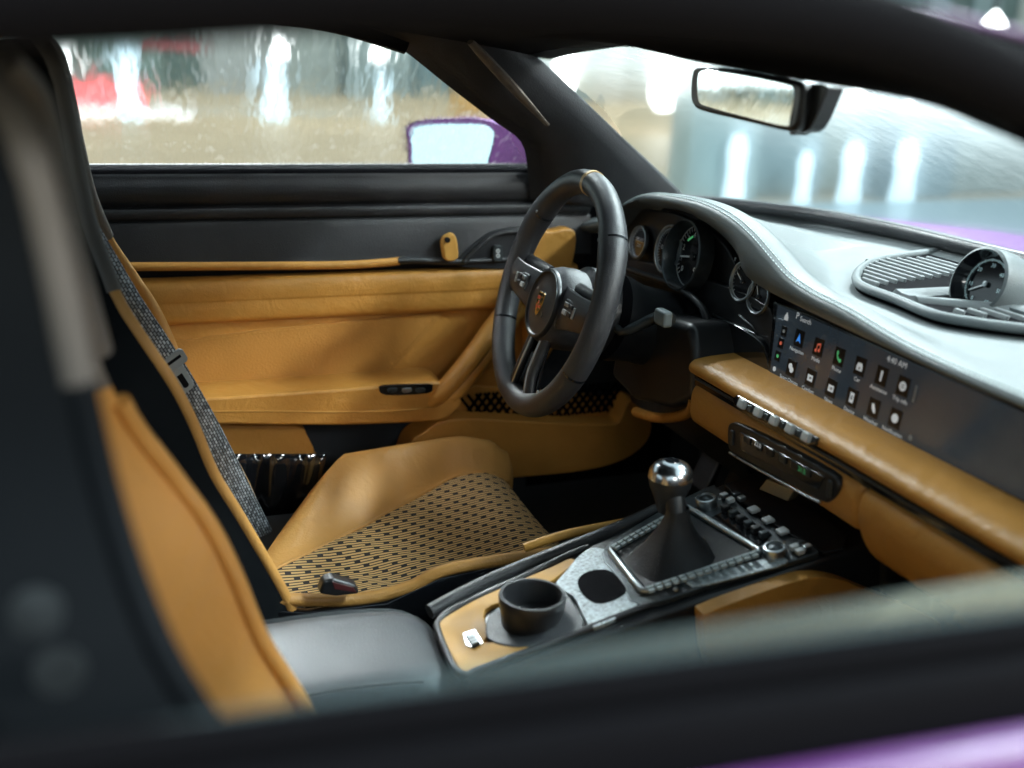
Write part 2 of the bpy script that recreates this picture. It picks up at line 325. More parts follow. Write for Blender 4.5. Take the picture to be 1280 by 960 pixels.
# floor pan, tunnel, bulkhead
pan = slab('floor_pan', [V((-1.3, -.7, .2)), V((.9, -.7, .2)), V((.9, .7, .2)), V((-1.3, .7, .2))], (0, 0, -.1), 'carpet', car, 0)
slab('tunnel', [V((-1.0, .13, .2)), V((-1.0, .105, .40)), V((-1.0, -.105, .40)), V((-1.0, -.13, .2))], (1.5, 0, 0), 'carpet', car, .02)
slab('bulkhead', [V((.55, -.74, .1)), V((.55, .74, .1)), V((.30, .73, .80)), V((.30, -.73, .80))], (.02, 0, 0), 'carpet', car, 0)
for s in (1, -1): slab('footwell_side', [V((-1.2, .715*s, .1)), V((.6, .715*s, .1)), V((.45, .70*s, .60)), V((-1.2, .70*s, .60))], (0, .02*s, 0), 'carpet', car, 0)
slab('rear_bulkhead', [V((-1.02, -.68, .2)), V((-1.02, .68, .2)), V((-1.12, .62, .84)), V((-1.12, -.62, .84))], (-.03, 0, 0), 'carpet', car, 0)

# ================================================================ DRIVER DOOR (plane y ~ .69)
DX = [-.95, -.6, -.3, 0, .2, .42]
def profile(name, prof, xs, m, parent, n=3, dz=lambda x: 0, taper=None):
    pr = cr([V((0, y, z)) for y, z in prof], n)
    rows = [[V((x, p.y, p.z+dz(x))) for x in xs] for p in pr]
    return grid(name, rows, m, parent, thick=.0)
sag = lambda x: -.004*(x+.3)
door = profile('door', [(.735, .80), (.735, .884), (.725, .888), (.706, .886), (.697, .88), (.694, .872), (.689, .862), (.688, .85), (.692, .838), (.699, .832), (.6985, .831), (.689, .8285), (.687, .822), (.689, .814), (.694, .8115), (.6935, .810), (.687, .806), (.680, .775), (.676, .748), (.677, .742), (.70, .74), (.72, .60), (.72, .25)], [-.95+i*.038 for i in range(31)], 'black', car, 3, sag)
profile('window_seal', [(.737, .86), (.737, .8865), (.726, .8905), (.706, .8885), (.6985, .8835), (.6965, .876)], [-.95+i*.06 for i in range(20)], 'soft', door, 3, sag)
slab('door_skin', [V((-.95, .775, .18)), V((.17, .775, .18)), V((.17, .745, .868)), V((-.95, .745, .872))], (0, .02, 0), 'purple', door, .01)
tube('piping', cr([PY(u, v, .676) for u, v in ((120, 333), (200, 333), (350, 332), (430, 331), (480, 328), (499, 326))], 6), .0068, 'tan', door, 10)
tube('trim_end', cr([PY(u, v, .674) for u, v in ((497, 326), (520, 325), (560, 327), (600, 326), (640, 324))], 4), .0055, 'plastic', door, 10)
# upper tan panel, convex and creased
up = [(.70, .722), (.678, .7215), (.6715, .715), (.670, .702), (.6712, .689), (.6722, .686), (.6722, .672), (.675, .657), (.685, .650), (.70, .648)]
profile('upper_panel', up, [-.75+i*.04 for i in range(23)]+[.165], 'tan', door, 3, lambda x: -.006*(x+.2)+.012*max(0, x+.05))
cpt = [(90, 410), (250, 402), (400, 396), (500, 390), (560, 386), (655, 380), (668, 440), (650, 500), (560, 505), (400, 502), (90, 520)]
slab('centre_panel', yp(cpt, .692), (0, .02, 0), 'tan', door, .003)
slab('inset_panel', yp([(200, 432), (235, 425), (330, 412), (440, 402), (545, 391), (552, 394), (530, 420), (474, 478), (455, 486), (340, 498), (215, 506)], .687, 4), (0, .02, 0), mat('perforated_tan_leather', (.52, .24, .046), .52, bump=.5, bscale=330, kind='grain', var=.06, vscale=12), door, .004)
ds = []
for line in (((235, 428), (330, 415), (440, 405), (540, 394)), ((545, 396), (520, 424), (476, 472))):
    P_ = cr([PY(u, v, .6862) for u, v in line], 14)
    for a_, b_ in zip(P_[::1], P_[1::1]): ds.append(((a_+b_)/2, b_-a_, (0, 1, 0), (0, 0, 1), ((b_-a_).length*.62, .0010, .0011)))
joined('panel_stitching', ds, 'tantrim', door)
# armrest and grab handle
arm = [(170, 505), (240, 499), (330, 493), (420, 487), (480, 482), (545, 478), (562, 488), (578, 502), (562, 521), (540, 527), (460, 531), (380, 532), (270, 531), (170, 533)]
slab('armrest', yp(arm, .605, 4), (0, .09, 0), 'tan', door, .013, 5)
tube('armrest_seam', cr([PY(u, v, .6045) for u, v in ((240, 515), (330, 514), (420, 515), (500, 513), (545, 508))], 5), .0013, 'tantrim', door, 6)
gp = [PY(u, v, y) for u, v, y in ((535, 505, .625), (552, 490, .612), (575, 465, .61), (597, 437, .615), (613, 415, .628), (628, 395, .65), (640, 380, .675))]
tube('grab_handle', cr(gp, 5), .0195, 'tan', door, 14, flat=.8)
tube('grab_handle_fold', cr([p+V((.018, .004, -.012)) for p in gp[1:]], 5), .013, 'tan', door, 12)
sw = slab('window_switch_panel', yp([(474, 486), (482, 482), (535, 480), (541, 484), (534, 492), (483, 494)], .6035, 3), (0, .006, 0), 'gloss', door, .001)
for u in (491, 509, 526):
    slab('window_switch', yp([(u-6, 486), (u+5, 485), (u+5, 490), (u-5, 491)], .602, 2), (0, .004, 0), 'metal' if u == 509 else 'dark_metal', door, .0008)
# inner handle, lock button, black recess trim
slab('handle_recess', yp([(585, 335), (572, 326), (600, 300), (625, 288), (665, 288), (668, 332)], .672, 4), (0, .012, 0), 'plastic', door, .003)
tube('recess_rib', cr([PY(u, v, .668) for u, v in ((580, 328), (598, 310), (614, 296), (632, 290), (660, 289))], 5), .0045, 'black', door, 8)
hp = [PY(u, v, .655) for u, v in ((557, 296), (566, 292), (571, 298), (573, 310), (573, 322), (566, 327), (557, 325), (554, 314), (553, 303))]
slab('door_handle', cr(hp, 4, True), (0, .016, 0), 'tantrim', door, .004, 4)
lathe('handle_hole', PY(559.5, 300, .653), (0, -1, 0), [(.0, .002), (.0042, .002), (.0048, 0), (.0048, -.004)], 'gloss', door, 16)
lk = slab('lock_button', yp([(617, 309), (622, 307), (628, 309), (628, 325), (622, 327), (617, 325)], .664, 2), (0, .006, 0), 'dark_metal', door, .0012)
for dv in (-3.4, 2.6):
    lathe('lock_symbol', PY(622.5, 317+dv, .6635), (0, -1, 0), [(.0018, 0), (.0034, 0), (.0034, .0007), (.0018, .0007)], 'white', door, 16, closed=True)
slab('front_panel', yp([(668, 296), (690, 289), (720, 290), (714, 345), (700, 420), (664, 470), (660, 380)], .66, 4), (0, .03, 0), 'tan', door, .006)
slab('hinge_panel', [V((.10, .705, .875)), V((.20, .705, .84)), V((.40, .705, .79)), V((.40, .705, .3)), V((.10, .705, .3))], (0, .012, 0), 'soft', door, 0)
# speaker grille
slab('speaker_backing', yp([(585, 486), (640, 487), (790, 500), (778, 530), (640, 528), (562, 522)], .672, 3), (0, .01, 0), 'tan', door, .001)
bars = []
a0, b0 = PY(566, 520, .666), PY(786, 500, .666)
x0, x1, zt, zb = a0.x, b0.x, PY(640, 487, .666).z, PY(640, 527, .666).z
n = 22
for sgn in (1, -1):
    for i in range(-8, n+8):
        xa = x0+(x1-x0)*i/n; ln = (zt-zb)*1.15; c = V((xa, .666+.001*sgn, (zt+zb)/2)); d = V((sgn*.75, 0, 1)).normalized()
        if c.x-ln*.35 < x0-.0 or c.x+ln*.35 > x1: continue
        bars.append((c, d, V((0, 1, 0)), d.cross(V((0, 1, 0))), (ln, .0020, .0050)))
joined('speaker_grille', bars, 'soft', door)
# door pocket and lower panels
pk = [(512, 556), (530, 540), (556, 526), (600, 524), (680, 528), (762, 530), (776, 522), (784, 503), (796, 500), (810, 512), (815, 535), (806, 556), (780, 575), (735, 588), (650, 597), (560, 600), (505, 598)]
slab('door_pocket', yp(pk, .625, 4), (0, .06, 0), 'tan', door, .016, 5)
slab('pocket_end', yp([(150, 532), (300, 532), (372, 533), (384, 545), (394, 568), (380, 580), (150, 580)], .655, 3), (0, .03, 0), 'tan', door, .006, 4)
slab('pocket_recess', yp([(360, 528), (560, 528), (540, 585), (370, 585)], .69, 3), (0, .01, 0), 'carpet', door, .002)
slab('sill_trim', [V((-.8, .62, .405)), V((-.30, .62, .41)), V((-.28, .60, .25)), V((-.8, .60, .25))], (0, .06, 0), 'gloss', door, .006)
dw = grid('door_window', [[V((x, .728-.11*k/4-.012*math.sin(math.pi*k/4), .875+.23*k/4)) for x in (-.85, -.6, -.3, -.1, .04)] if k else [V((x, .728, .87)) for x in (-.85, -.6, -.3, -.0, .10)] for k in range(5)], 'doorpane', door)

# ================================================================ PASSENGER DOOR (near the camera, plane y ~ -.70)
sz = lambda x: -.065*(x+.486)-.003
xs = [-1.0+i*.05 for i in range(31)]
pd = profile('door', [(-.62, .25), (-.625, .60), (-.632, .74), (-.640, .80), (-.652, .848), (-.664, .862), (-.678, .866), (-.690, .8655)], xs, 'black', car, 3, sz)
profile('waist_rail', [(-.690, .85), (-.690, .876), (-.692, .880), (-.697, .882), (-.702, .880), (-.704, .874), (-.704, .86)], xs, 'soft', pd, 3, sz)
profile('weather_strip', [(-.704, .85), (-.7045, .868), (-.711, .872), (-.718, .866), (-.722, .845), (-.722, .816)], xs, 'soft', pd, 3, sz)
profile('door_skin', [(-.7225, .80), (-.7230, .845), (-.730, .851), (-.742, .845), (-.756, .80), (-.768, .70), (-.775, .55), (-.77, .18)], xs, 'purple', pd, 4, sz)
slab('door_window', [V((-1.0, -.6965, .86)), V((.02, -.6965, .82)), V((.02, -.694, .868)), V((-.25, -.694, .8825)), V((-.45, -.694, .885)), V((-.62, -.694, .884)), V((-1.0, -.694, .884))], (0, .004, 0), 'neardoorglass', pd, 0)

# ================================================================ DOOR MIRROR
def mirror(s):
    fl_ = lambda p: V((p.x, p.y*s, p.z))
    out = [(505, 168), (508, 157), (520, 151), (545, 148), (575, 147), (605, 149), (632, 158), (655, 172), (672, 190), (672, 240), (600, 246), (540, 240), (516, 228), (508, 205)]
    mp, mn = V((.03, .86, .93)), V((-.86, -.51, .07)).normalized(); pts = [PP(u, v, mp, mn) for u, v in cr2(out, 4, True)]; c = sum(pts, V())/len(pts); rows = []
    for f, d in ((.97, 0), (1.0, .008), (1.0, .022), (.95, .05), (.82, .075), (.55, .092), (.2, .10)):
        rows.append([fl_(c+(p-c)*f-mn*d*1.2) for p in pts])
    h = grid('door_mirror', rows, 'purple', car, closed_u=True)
    gl = [(514, 172), (520, 160), (545, 156), (590, 155), (612, 160), (617, 172), (610, 200), (604, 225), (560, 235), (528, 228), (516, 205)]
    g0 = [PP(u, v, mp, mn) for u, v in cr2(gl, 4, True)]; c2 = sum(g0, V())/len(g0)
    bk = [fl_(c+(p-c)*.965-mn*.003) for p in pts]
    slab('mirror_surround', bk, fl_(-mn*.004), 'purple', h, 0)
    slab('mirror_glass', [fl_(p-mn*.0012) for p in g0], fl_(-mn*.002), 'mirror', h, .0008)
    tube('mirror_foot', [fl_(V((.12, .72, .86))), fl_(V((.12, .79, .875))), fl_(V((.12, .87, .885)))], [.03, .026, .03], 'purple', h, 12, flat=.5)
    return h
mirror(1)

# ================================================================ REAR VIEW MIRROR
rx = .06
ro = [(864, 92), (870, 83), (885, 82), (930, 88), (985, 99), (1000, 104), (1003, 114), (999, 145), (993, 161), (980, 164), (930, 152), (880, 140), (866, 133), (862, 118)]
rm = slab('rear_view_mirror', xp(ro, rx, 4), (.028, 0, 0), 'plastic', car, .010, 5)
gi = [(872, 97), (877, 88), (890, 88), (930, 94), (978, 104), (991, 109), (992, 120), (987, 150), (981, 158), (930, 146), (886, 134), (873, 126)]
slab('mirror_glass', xp(gi, rx-.0012, 4), (.003, 0, 0), 'mirror', rm, .0006)
slab('mirror_back', xp([(990, 100), (1012, 104), (1033, 107), (1030, 122), (1012, 160), (995, 166), (985, 164)], rx+.012, 3), (.02, 0, 0), 'plastic', rm, .005)
tube('mirror_stem', [V((.085, .03, 1.05)), V((.10, .02, 1.075)), V((.09, .015, 1.10))], .014, 'plastic', rm, 12)

# ================================================================ DASHBOARD
lipz = sorted([(.70, .79), (.60, .815), (.511, .859), (.447, .878), (.358, .886), (.284, .887), (.221, .880), (.17, .866), (.13, .850), (.082, .831), (.032, .822), (-.036, .817), (-.112, .807), (-.179, .802), (-.30, .800), (-.70, .798)])
botz = sorted([(.70, .775), (.60, .80), (.53, .848), (.433, .862), (.353, .867), (.285, .860), (.237, .850), (.198, .833), (.178, .812), (.136, .803), (.083, .799), (-.029, .794), (-.147, .790), (-.229, .788), (-.7, .786)])
LZ = cr([V((y, z, 0)) for y, z in lipz], 6); BZ = cr([V((y, z, 0)) for y, z in botz], 6)
def tab(T, y):
    for a, b in zip(T, T[1:]):
        if a.x <= y <= b.x: return a.y+(b.y-a.y)*(y-a.x)/max(b.x-a.x, 1e-9)
    return T[0].y if y < T[0].x else T[-1].y
def cowx(y):
    y = abs(y); c = sorted([(a, b) for b, a in cow]); return lerp([q[0] for q in c], [q[1] for q in c], y)
LX = .17
def ztop(x, y):
    """height field of the dashboard top"""
    base = .800+.018*max(0, (x-.3)/.3)**3
    ys = y-.85*max(0, x-.215)*(1 if y < .36 else .2)   # hood lobe swings outwards as it runs forward
    h = tab(LZ, ys)-.800
    fall = max(0, 1-max(0, (x-.20)/.30))**.8
    step = 1 if x < .22 else .5+.5*fall
    h = max(0, h)*fall*step
    if x > .215 and y < .36: h = max(0, h-.018*min(1, (x-.215)/.02))  # crisp shoulder
    return base+h
ylist = [.69-i*.0115 for i in range(121)]
rows = []
for y in ylist:
    zs, zb = tab(LZ, y), tab(BZ, y); xc = cowx(y); r = [V((LX+.06, y, zb-.004)), V((LX+.018, y, zb-.003)), V((LX+.006, y, zb+.002)), V((LX+.0005, y, zb+(zs-zb)*.45)), V((LX, y, zs-.006)), V((LX+.003, y, zs-.0012)), V((LX+.009, y, zs+.001))]
    for k in range(1, 31):
        x = LX+.009+(max(xc, .2)+.012-LX-.009)*k/30; r.append(V((x, y, ztop(x, y)+(tab(LZ, y)-ztop(LX+.009, y))*max(0, 1-k/3)+.001)))
    r.append(V((max(xc, .2)+.018, y, .834))); rows.append(r)
dash = grid('dashboard', rows, 'dash', car)
# double stitching along the lip
st = []
for off, dz_ in ((.0035, .0), (.011, .0012)):
    y = .56; 
    while y > -.62:
        z = tab(LZ, y)+dz_; z2 = tab(LZ, y-.004)+dz_; st.append((V((LX+off, y, z+.0004)), V((0, -.004, z2-z)), V((1, 0, 0)), V((0, 0, 1)), (.0036, .0016, .0012))); y -= .0062
joined('stitching', st, 'thread', dash)
# dark front face behind cluster and screen
face = slab('fascia', [V((.225, y, z)) for y, z in ((.66, .60), (.66, .79), (.56, .815), (.48, .856), (.36, .868), (.27, .862), (.2, .83), (.15, .80), (-.68, .785), (-.68, .60))], (.03, 0, 0), 'plastic', dash, .002)
# tan ledge: rounded padded roll, dark slot, lower padded panel
def lateral(name, prof, ys, m, parent, n=3, closed=False):
    pr = cr([V((x, 0, z)) for x, z in prof], n)
    o = grid(name, [[V((p.x, y, p.z)) for y in ys] for p in pr], m, parent); return o
YL = [.212-i*.03 for i in range(30)]
def capped(name, prof, ys, m, parent, bevel=.006):
    pr = cr([V((x, 0, z)) for x, z in prof], 3, True)
    return slab(name, [V((p.x, ys[0], p.z)) for p in pr], (0, ys[1]-ys[0], 0), m, parent, bevel, 4)
capped('ledge', [(.225, .694), (.17, .695), (.138, .692), (.126, .684), (.126, .675), (.135, .670), (.17, .668), (.225, .668)], (.213, -.68), 'tan', dash, .008)
slab('ledge_slot', [V((.1335, .205, .671)), V((.1335, -.68, .671)), V((.1335, -.68, .655)), V((.1335, .205, .655))], (.05, 0, 0), 'gloss', dash, 0)
tube('ledge_slot_strip', [V((.131, .20, .6665)), V((.131, -.3, .6665)), V((.131, -.68, .6665))], .0022, 'dark_metal', dash, 8)
capped('lower_panel', [(.225, .660), (.16, .661), (.136, .658), (.128, .648), (.1265, .63), (.1285, .613), (.136, .603), (.16, .597), (.225, .594)], (.208, -.158), 'tan', dash, .012)
capped('glovebox_lid', [(.225, .660), (.16, .661), (.134, .657), (.125, .647), (.124, .625), (.134, .598), (.155, .572), (.19, .556), (.225, .553)], (-.1595, -.66), 'tan', dash, .007)
tube('glovebox_trim', [V((.142, -.30, .578)), V((.142, -.5, .578)), V((.142, -.66, .578))], .004, 'tantrim', dash, 8)
tube('knee_roll', cr([PX(u, v, x) for u, v, x in ((868, 500, .14), (863, 514, .15), (845, 521, .165), (820, 522, .185), (795, 515, .20))], 5), .008, 'tan', dash, 10)
# driver side lower dash edge
tube('lower_dash_edge', cr([PX(u, v, .19) for u, v in ((790, 362), (815, 375), (840, 389), (862, 401), (875, 409), (880, 425), (881, 445))], 5), .006, 'tan', dash, 10)
slab('knee_panel', [V((.215, .62, .62)), V((.215, .23, .62)), V((.26, .23, .48)), V((.26, .62, .48))], (.02, 0, 0), 'plastic', dash, .004)
slab('dash_support', [V((.2, .06, .58)), V((.2, -.12, .58)), V((.24, -.12, .30)), V((.24, .06, .30))], (.08, 0, 0), 'plastic', dash, .01)

# ------------------------------------------------------------- vents and clock on top of the dashboard
vz = .811
vo = [(1070, 348), (1078, 335), (1100, 325), (1150, 317), (1200, 311), (1262, 312), (1330, 330), (1380, 365), (1390, 400), (1350, 418), (1280, 411), (1225, 404), (1170, 394), (1120, 374), (1080, 359)]
vp = slab('air_vent', [PZ(u, v, vz) for u, v in cr2(vo, 4, True)], (0, 0, -.012), 'soft', car, .002)
tube('vent_frame', [PZ(u, v, vz+.001) for u, v in cr2(vo, 4, True)], .006, 'dash', vp, 10, closed=True)
def slats(ends):
    for (ua, va), (ub, vb) in ends:
        a, b = PZ(ua, va, vz+.003), PZ(ub, vb, vz+.003); d = (b-a)
        box('vent_slat', (a+b)/2, d, V((0, 0, 1)).cross(d), V((.5, 0, 1)), (d.length, .0045, .011), 'dash', vp, .0012)
Ls = []; x0s = [(.316+.0178*i) for i in range(12)]
for i, x in enumerate(x0s):
    f = i/11; ya = .118+.105*min(1, f*2.2)-.0*f; yb = .085+.045*f
    a, b = V((x, ya, vz+.001)), V((x, yb, vz+.001))
    box('vent_slat', (a+b)/2, (0, 1, 0), (1, 0, 0), (.35, 0, 1), (ya-yb, .0042, .009), 'dash', vp, .0014)
    yc, yd = -.050-.025*f, -.066-.125*min(1, f*1.35)
    box('vent_slat', V((x, (yc+yd)/2, vz+.001)), (0, 1, 0), (1, 0, 0), (.35, 0, 1), (yc-yd, .0042, .009), 'dash', vp, .0014)
# spoon-shaped trough in front of the clock
rows = []
for i in range(25):
    f = i/24; g = min(1, f*2.0); x = .306+.237*f; hw = .020+.036*(g*g*(3-2*g))**.7; yc = .022-.038*min(1, f*2.4); dip = .030*min(1, f*2.3)
    rows.append([V((x, yc+hw*s_, vz+h-dip*max(0, 1-(s_/.74)**2)**.9)) for s_, h in ((-1.25, -.006), (-1.2, .001), (-1.05, .0055), (-.9, .0075), (-.76, .007), (-.6, .006), (-.35, .005), (0, .005), (.35, .005), (.6, .006), (.76, .007), (.9, .0075), (1.05, .0055), (1.2, .001), (1.25, -.006))])
grid('clock_trough', rows, 'dash', vp)
grid('trough_tip', [rows[0], [p+V((-.003, 0, -.008)) for p in rows[0]]], 'dash', vp)
cn = V((-.93, .02, .30)).normalized(); cc = V((.392, -.016, .833))
clk = lathe('clock', cc, -cn, [(.040, -.016), (.0435, -.014), (.045, -.006), (.045, .02), (.042, .045), (.032, .066), (.012, .076), (0, .077)], 'dash', car, 48, cap0=False)
lathe('clock_bowl', cc, cn, [(.0405, .0155), (.036, .004), (.033, -.001), (0, -.001)], 'gloss', clk, 48, cap0=False)
ex = V((0, -1, 0)); ey = ex.cross(-cn) if False else cn.cross(ex).normalized(); ex = ey.cross(cn).normalized()
def ring(name, c, nrm, r0, r1, m, parent, h=.0006, seg=40): return lathe(name, c, nrm, [(r0, 0), (r1, 0), (r1, h), (r0, h)], m, parent, seg, closed=True)
dial_c = cc+cn*.0005
tk = []
for i in range(-60, 241, 4):
    a = math.radians(i); d = ex*math.cos(a)+ey*math.sin(a); tk.append((dial_c+d*.0305, d, d.cross(cn), cn, (.0035 if i % 20 == 0 else .0022, .0009, .0006)))
joined('dial_ticks', tk, 'dialcyan', clk)
for i, a in enumerate(range(-60, 241, 50)):
    d = ex*math.cos(math.radians(a))+ey*math.sin(math.radians(a)); text('dial_number', str((6-i)*10), dial_c+d*.0235+cn*.0004, ex, ey, .0072, 'dialcyan', clk)
box('clock_hand', dial_c+(ex*-.010+ey*-.006)+cn*.001, ex*-1+ey*-.55, ex*.55-ey, cn, (.026, .0016, .0008), 'white', clk, 0)
lathe('clock_pin', dial_c+cn*.001, cn, [(.0035, 0), (.0035, .0015), (0, .002)], 'metal', clk, 16)

# ================================================================ INSTRUMENT CLUSTER
gx = .205
clu = slab('instrument_cluster', xp([(770, 300), (782, 268), (830, 264), (872, 280), (905, 305), (925, 340), (945, 362), (962, 378), (958, 410), (940, 412), (890, 390), (850, 366), (800, 345), (775, 335)], gx+.008, 4), (.012, 0, 0), 'plastic', car, .003)
gn = V((-1, 0, .16)).normalized(); gex = V((0, -1, 0)); gey = gn.cross(gex) if gn.cross(gex).z > 0 else gex.cross(gn); 
def gauge(u, v, r, depth, marks, hand, nums):
    c = PX(u, v, gx-.002)
    g = lathe('gauge', c, gn, [(r*1.0, 0), (r*1.04, depth*.9), (r*1.07, depth), (r*1.13, depth*.95), (r*1.16, 0)], 'dark_metal' if depth > .012 else 'metal', clu, 44, closed=True)
    lathe('dial', c, gn, [(0, .0005), (r*1.0, .0005), (r*1.0, -.002)], 'gloss', clu, 40)
    tk = []
    for i in range(-45, 226, 270//marks):
        a = math.radians(i); d = gex*math.cos(a)+gey*math.sin(a); tk.append((c+d*r*.88+gn*.001, d, d.cross(gn), gn, (r*.14, r*.03, .0006)))
    joined('dial_ticks', tk, 'grey', clu)
    ring('dial_rim', c+gn*.0008, gn, r*.95, r*.985, 'grey', clu)
    for k, s in enumerate(nums):
        a = math.radians(225-270*k/max(1, len(nums)-1)); d = gex*math.cos(a)+gey*math.sin(a); text('dial_number', s, c+d*r*.68+gn*.0012, gex, gey, r*.26, 'white', clu)
    if hand is not None:
        a = math.radians(hand); d = gex*math.cos(a)+gey*math.sin(a)
        box('needle', c+d*r*.3+gn*.002, d, d.cross(gn), gn, (r*.85, r*.055, .0008), 'white', clu, 0); lathe('needle_hub', c+gn*.001, gn, [(r*.12, 0), (r*.1, .003), (0, .003)], 'dark_metal', clu, 20)
    return c
c1 = gauge(800, 303, .0235, .006, 18, None, [])
text('gauge_readout', 'SPORT', c1+gn*.0015+gey*.004, gex, gey, .0085, 'grey', clu); text('gauge_readout', '23.5', c1+gn*.0015-gey*.005, gex, gey, .0075, 'grey', clu)
c2 = gauge(836, 312, .033, .004, 30, None, [])
text('gauge_readout', '0 km/h', c2+gn*.0015+gex*-.008, gex, gey, .010, 'white', clu)
c3 = gauge(867, 321, .0465, .024, 30, 190, list('0123456789'))
text('gauge_readout', '9', c3+gn*.0015+gex*.012-gey*.020, gex, gey, .016, 'white', clu); box('tach_green_arc', c3+gn*.0012+gex*-.018+gey*.024, gex+gey*.7, gey-gex*.7, gn, (.014, .003, .0006), 'lgreen', clu, 0)
c4 = gauge(929, 352, .0245, .004, 18, 150, []); c5 = gauge(949, 371, .021, .004, 18, 120, [])
for k, (u, v) in enumerate(((917, 341), (919, 324), (932, 375))):
    box('warning_light', PX(u, v, gx-.001), gex, gey, gn, (.003, .005, .0008), 'grey', clu, 0)
tube('cluster_lower_rim', cr([PX(u, v, .178) for u, v in ((778, 334), (800, 342), (825, 350), (848, 360), (868, 374), (880, 390), (884, 410), (884, 445))], 5), .0055, 'plastic', clu, 10)
slab('cluster_tray', xp([(775, 340), (845, 364), (872, 382), (880, 400), (880, 448), (960, 470), (962, 385), (850, 340), (790, 325)], .2, 3), (.01, 0, 0), 'plastic', clu, .002)
tube('fascia_pocket_edge', [PX(u, v, .196) for u, v in ((891, 393), (915, 404), (944, 417), (940, 408), (924, 394))], .0016, 'dark_metal', clu, 6)
slab('fascia_pocket', xp([(888, 396), (942, 420), (956, 440), (955, 466), (888, 446)], .192, 3), (.01, 0, 0), 'gloss', clu, .002)

# ================================================================ TOUCHSCREEN
sn = V((-1, 0, .11)).normalized(); sp = V((.196, 0, .735)); sex = V((0, -1, 0)); sey = sn.cross(sex); sey = sey if sey.z > 0 else -sey
def SP(u, v, h=0): return PP(u, v, sp+sn*h, sn)
so = [SP(966, 376), SP(1012, 392), SP(1150, 455), SP(1400, 560), SP(1400, 690), SP(1150, 567), SP(1030, 508), SP(958, 468)]
scr = slab('touchscreen', so, -sn*.02, 'gloss', car, .003)
scr2 = slab('display', [SP(u, v, .0008) for u, v in ((972, 381), (1012, 397), (1152, 459), (1172, 468), (1394, 566), (1394, 682), (1152, 564), (1030, 504), (962, 466))], -sn*.001, 'screen', scr, .0006)
def icon(u, v, label, kind, du=-5, dv=19, lab='grey'):
    c = SP(u, v, .0012); box('icon_tile', c, sex, sey, sn, (.0185, .0215, .0006), 'tile', scr, .0003)
    g = c+sn*.0006
    def poly(name, pts, m): slab(name, [g+sex*x*.001+sey*y*.001 for x, y in pts], -sn*.0002, m, scr, 0)
    def disc(name, x, y, r, m): lathe(name, g+sex*x*.001+sey*y*.001, sn, [(0, .0002), (r*.001, .0002), (r*.001, -.0001)], m, scr, 18)
    if kind == 'nav': poly('arrow_icon', [(0, 6), (4.5, -5.5), (0, -3), (-4.5, -5.5)], 'lblue')
    elif kind == 'note':
        poly('note_icon', [(-2.5, 4), (4.5, 6), (4.5, -3.5), (3.2, -3.5), (3.2, 3), (-1.2, 1.8), (-1.2, -5), (-2.5, -5)], 'lred'); disc('note_icon', -3, -4.6, 2.1, 'lred'); disc('note_icon', 2.7, -3.4, 2.1, 'lred')
    elif kind == 'phone': poly('phone_icon', [(-4.5, 6.5), (-2, 6.5), (-1.5, 3), (-2.6, 1.6), (1.6, -2.6), (3, -1.5), (5.2, -2.5), (5.2, -5), (3, -6.5), (-1, -4), (-4, .5), (-5, 4)], 'lgreen')
    elif kind == 'car': poly('car_icon', [(-5, -5), (5, -5), (5, 0), (3.4, 4), (-3.4, 4), (-5, 0)], 'lwhite'); poly('car_icon_gap', [(-1.6, -3.5), (1.6, -3.5), (1.6, -1), (-1.6, -1)], 'tile')
    elif kind == 'bar': poly('lane_icon', [(-1.6, 6), (1.6, 6), (1.2, -6), (-1.2, -6)], 'lwhite')
    elif kind == 'ring':
        ring('ring_icon', g, sn, .0026, .0052, 'lwhite', scr, .0002, 20); disc('ring_icon', 0, 0, 1.4, 'lwhite')
    elif kind == 'cloud': disc('cloud_icon', -1.5, 2, 3.8, 'lwhite'); disc('cloud_icon', 2, -1.8, 3.8, 'lwhite')
    elif kind == 'rect': poly('panel_icon', [(-5, 3.5), (5, 3.5), (5, -4.5), (-5, -4.5)], 'lwhite'); poly('panel_icon_gap', [(-1.5, 1), (3, 1), (3, -2), (-1.5, -2)], 'tile')
    elif kind == 'phone2': poly('device_icon', [(-3.4, 6), (3.4, 6), (3.4, -6), (-3.4, -6)], 'lwhite'); poly('device_icon_gap', [(-1.6, 2.6), (1.6, 2.6), (1.6, -2.6), (-1.6, -2.6)], 'tile')
    elif kind == 'leaf': poly('spanner_icon', [(-3.5, 4.5), (0, 5), (3, 0), (4.5, -5), (1, -5), (-2.5, -.5)], 'lwhite')
    elif kind == 'globe': disc('globe_icon', 0, 0, 5.2, 'lwhite'); poly('globe_icon_gap', [(-.4, 4), (.4, 4), (.4, -4), (-.4, -4)], 'tile')
    text('icon_label', label, c-sey*.0158, sex, sey, .0068, 'lwhite', scr)
for a in ((999, 423, 'Navigation', 'nav'), (1023, 434, 'Media', 'note'), (1049, 446, 'Phone', 'phone'), (1075, 458, 'Car', 'car'), (1102, 470, 'Assistance', 'bar'), (1129, 483, 'Trip info', 'ring'),
          (989, 460, 'Sport Chrono', 'cloud'), (1013, 472, 'Comfort', 'rect'), (1039, 485, 'News', 'rect'), (1065, 497, 'Device', 'phone2'), (1092, 510, 'Weather', 'leaf'), (1119, 523, 'Notification', 'globe')): icon(*a)
for i, (u, v, m) in enumerate(((980, 414, 'grey'), (976, 429, 'lred'), (972, 445, 'lgreen'))):
    box('menu_tile', SP(u, v, .0012), sex, sey, sn, (.011, .013, .0006), 'tile', scr, .0002); lathe('menu_symbol', SP(u, v, .0019), sn, [(0, .0003), (.0024, .0003), (.0024, 0)], m, scr, 12)
lathe('menu_symbol', SP(968, 461, .0015), sn, [(0, .0003), (.0032, .0003), (.0032, 0)], 'lwhite', scr, 14)
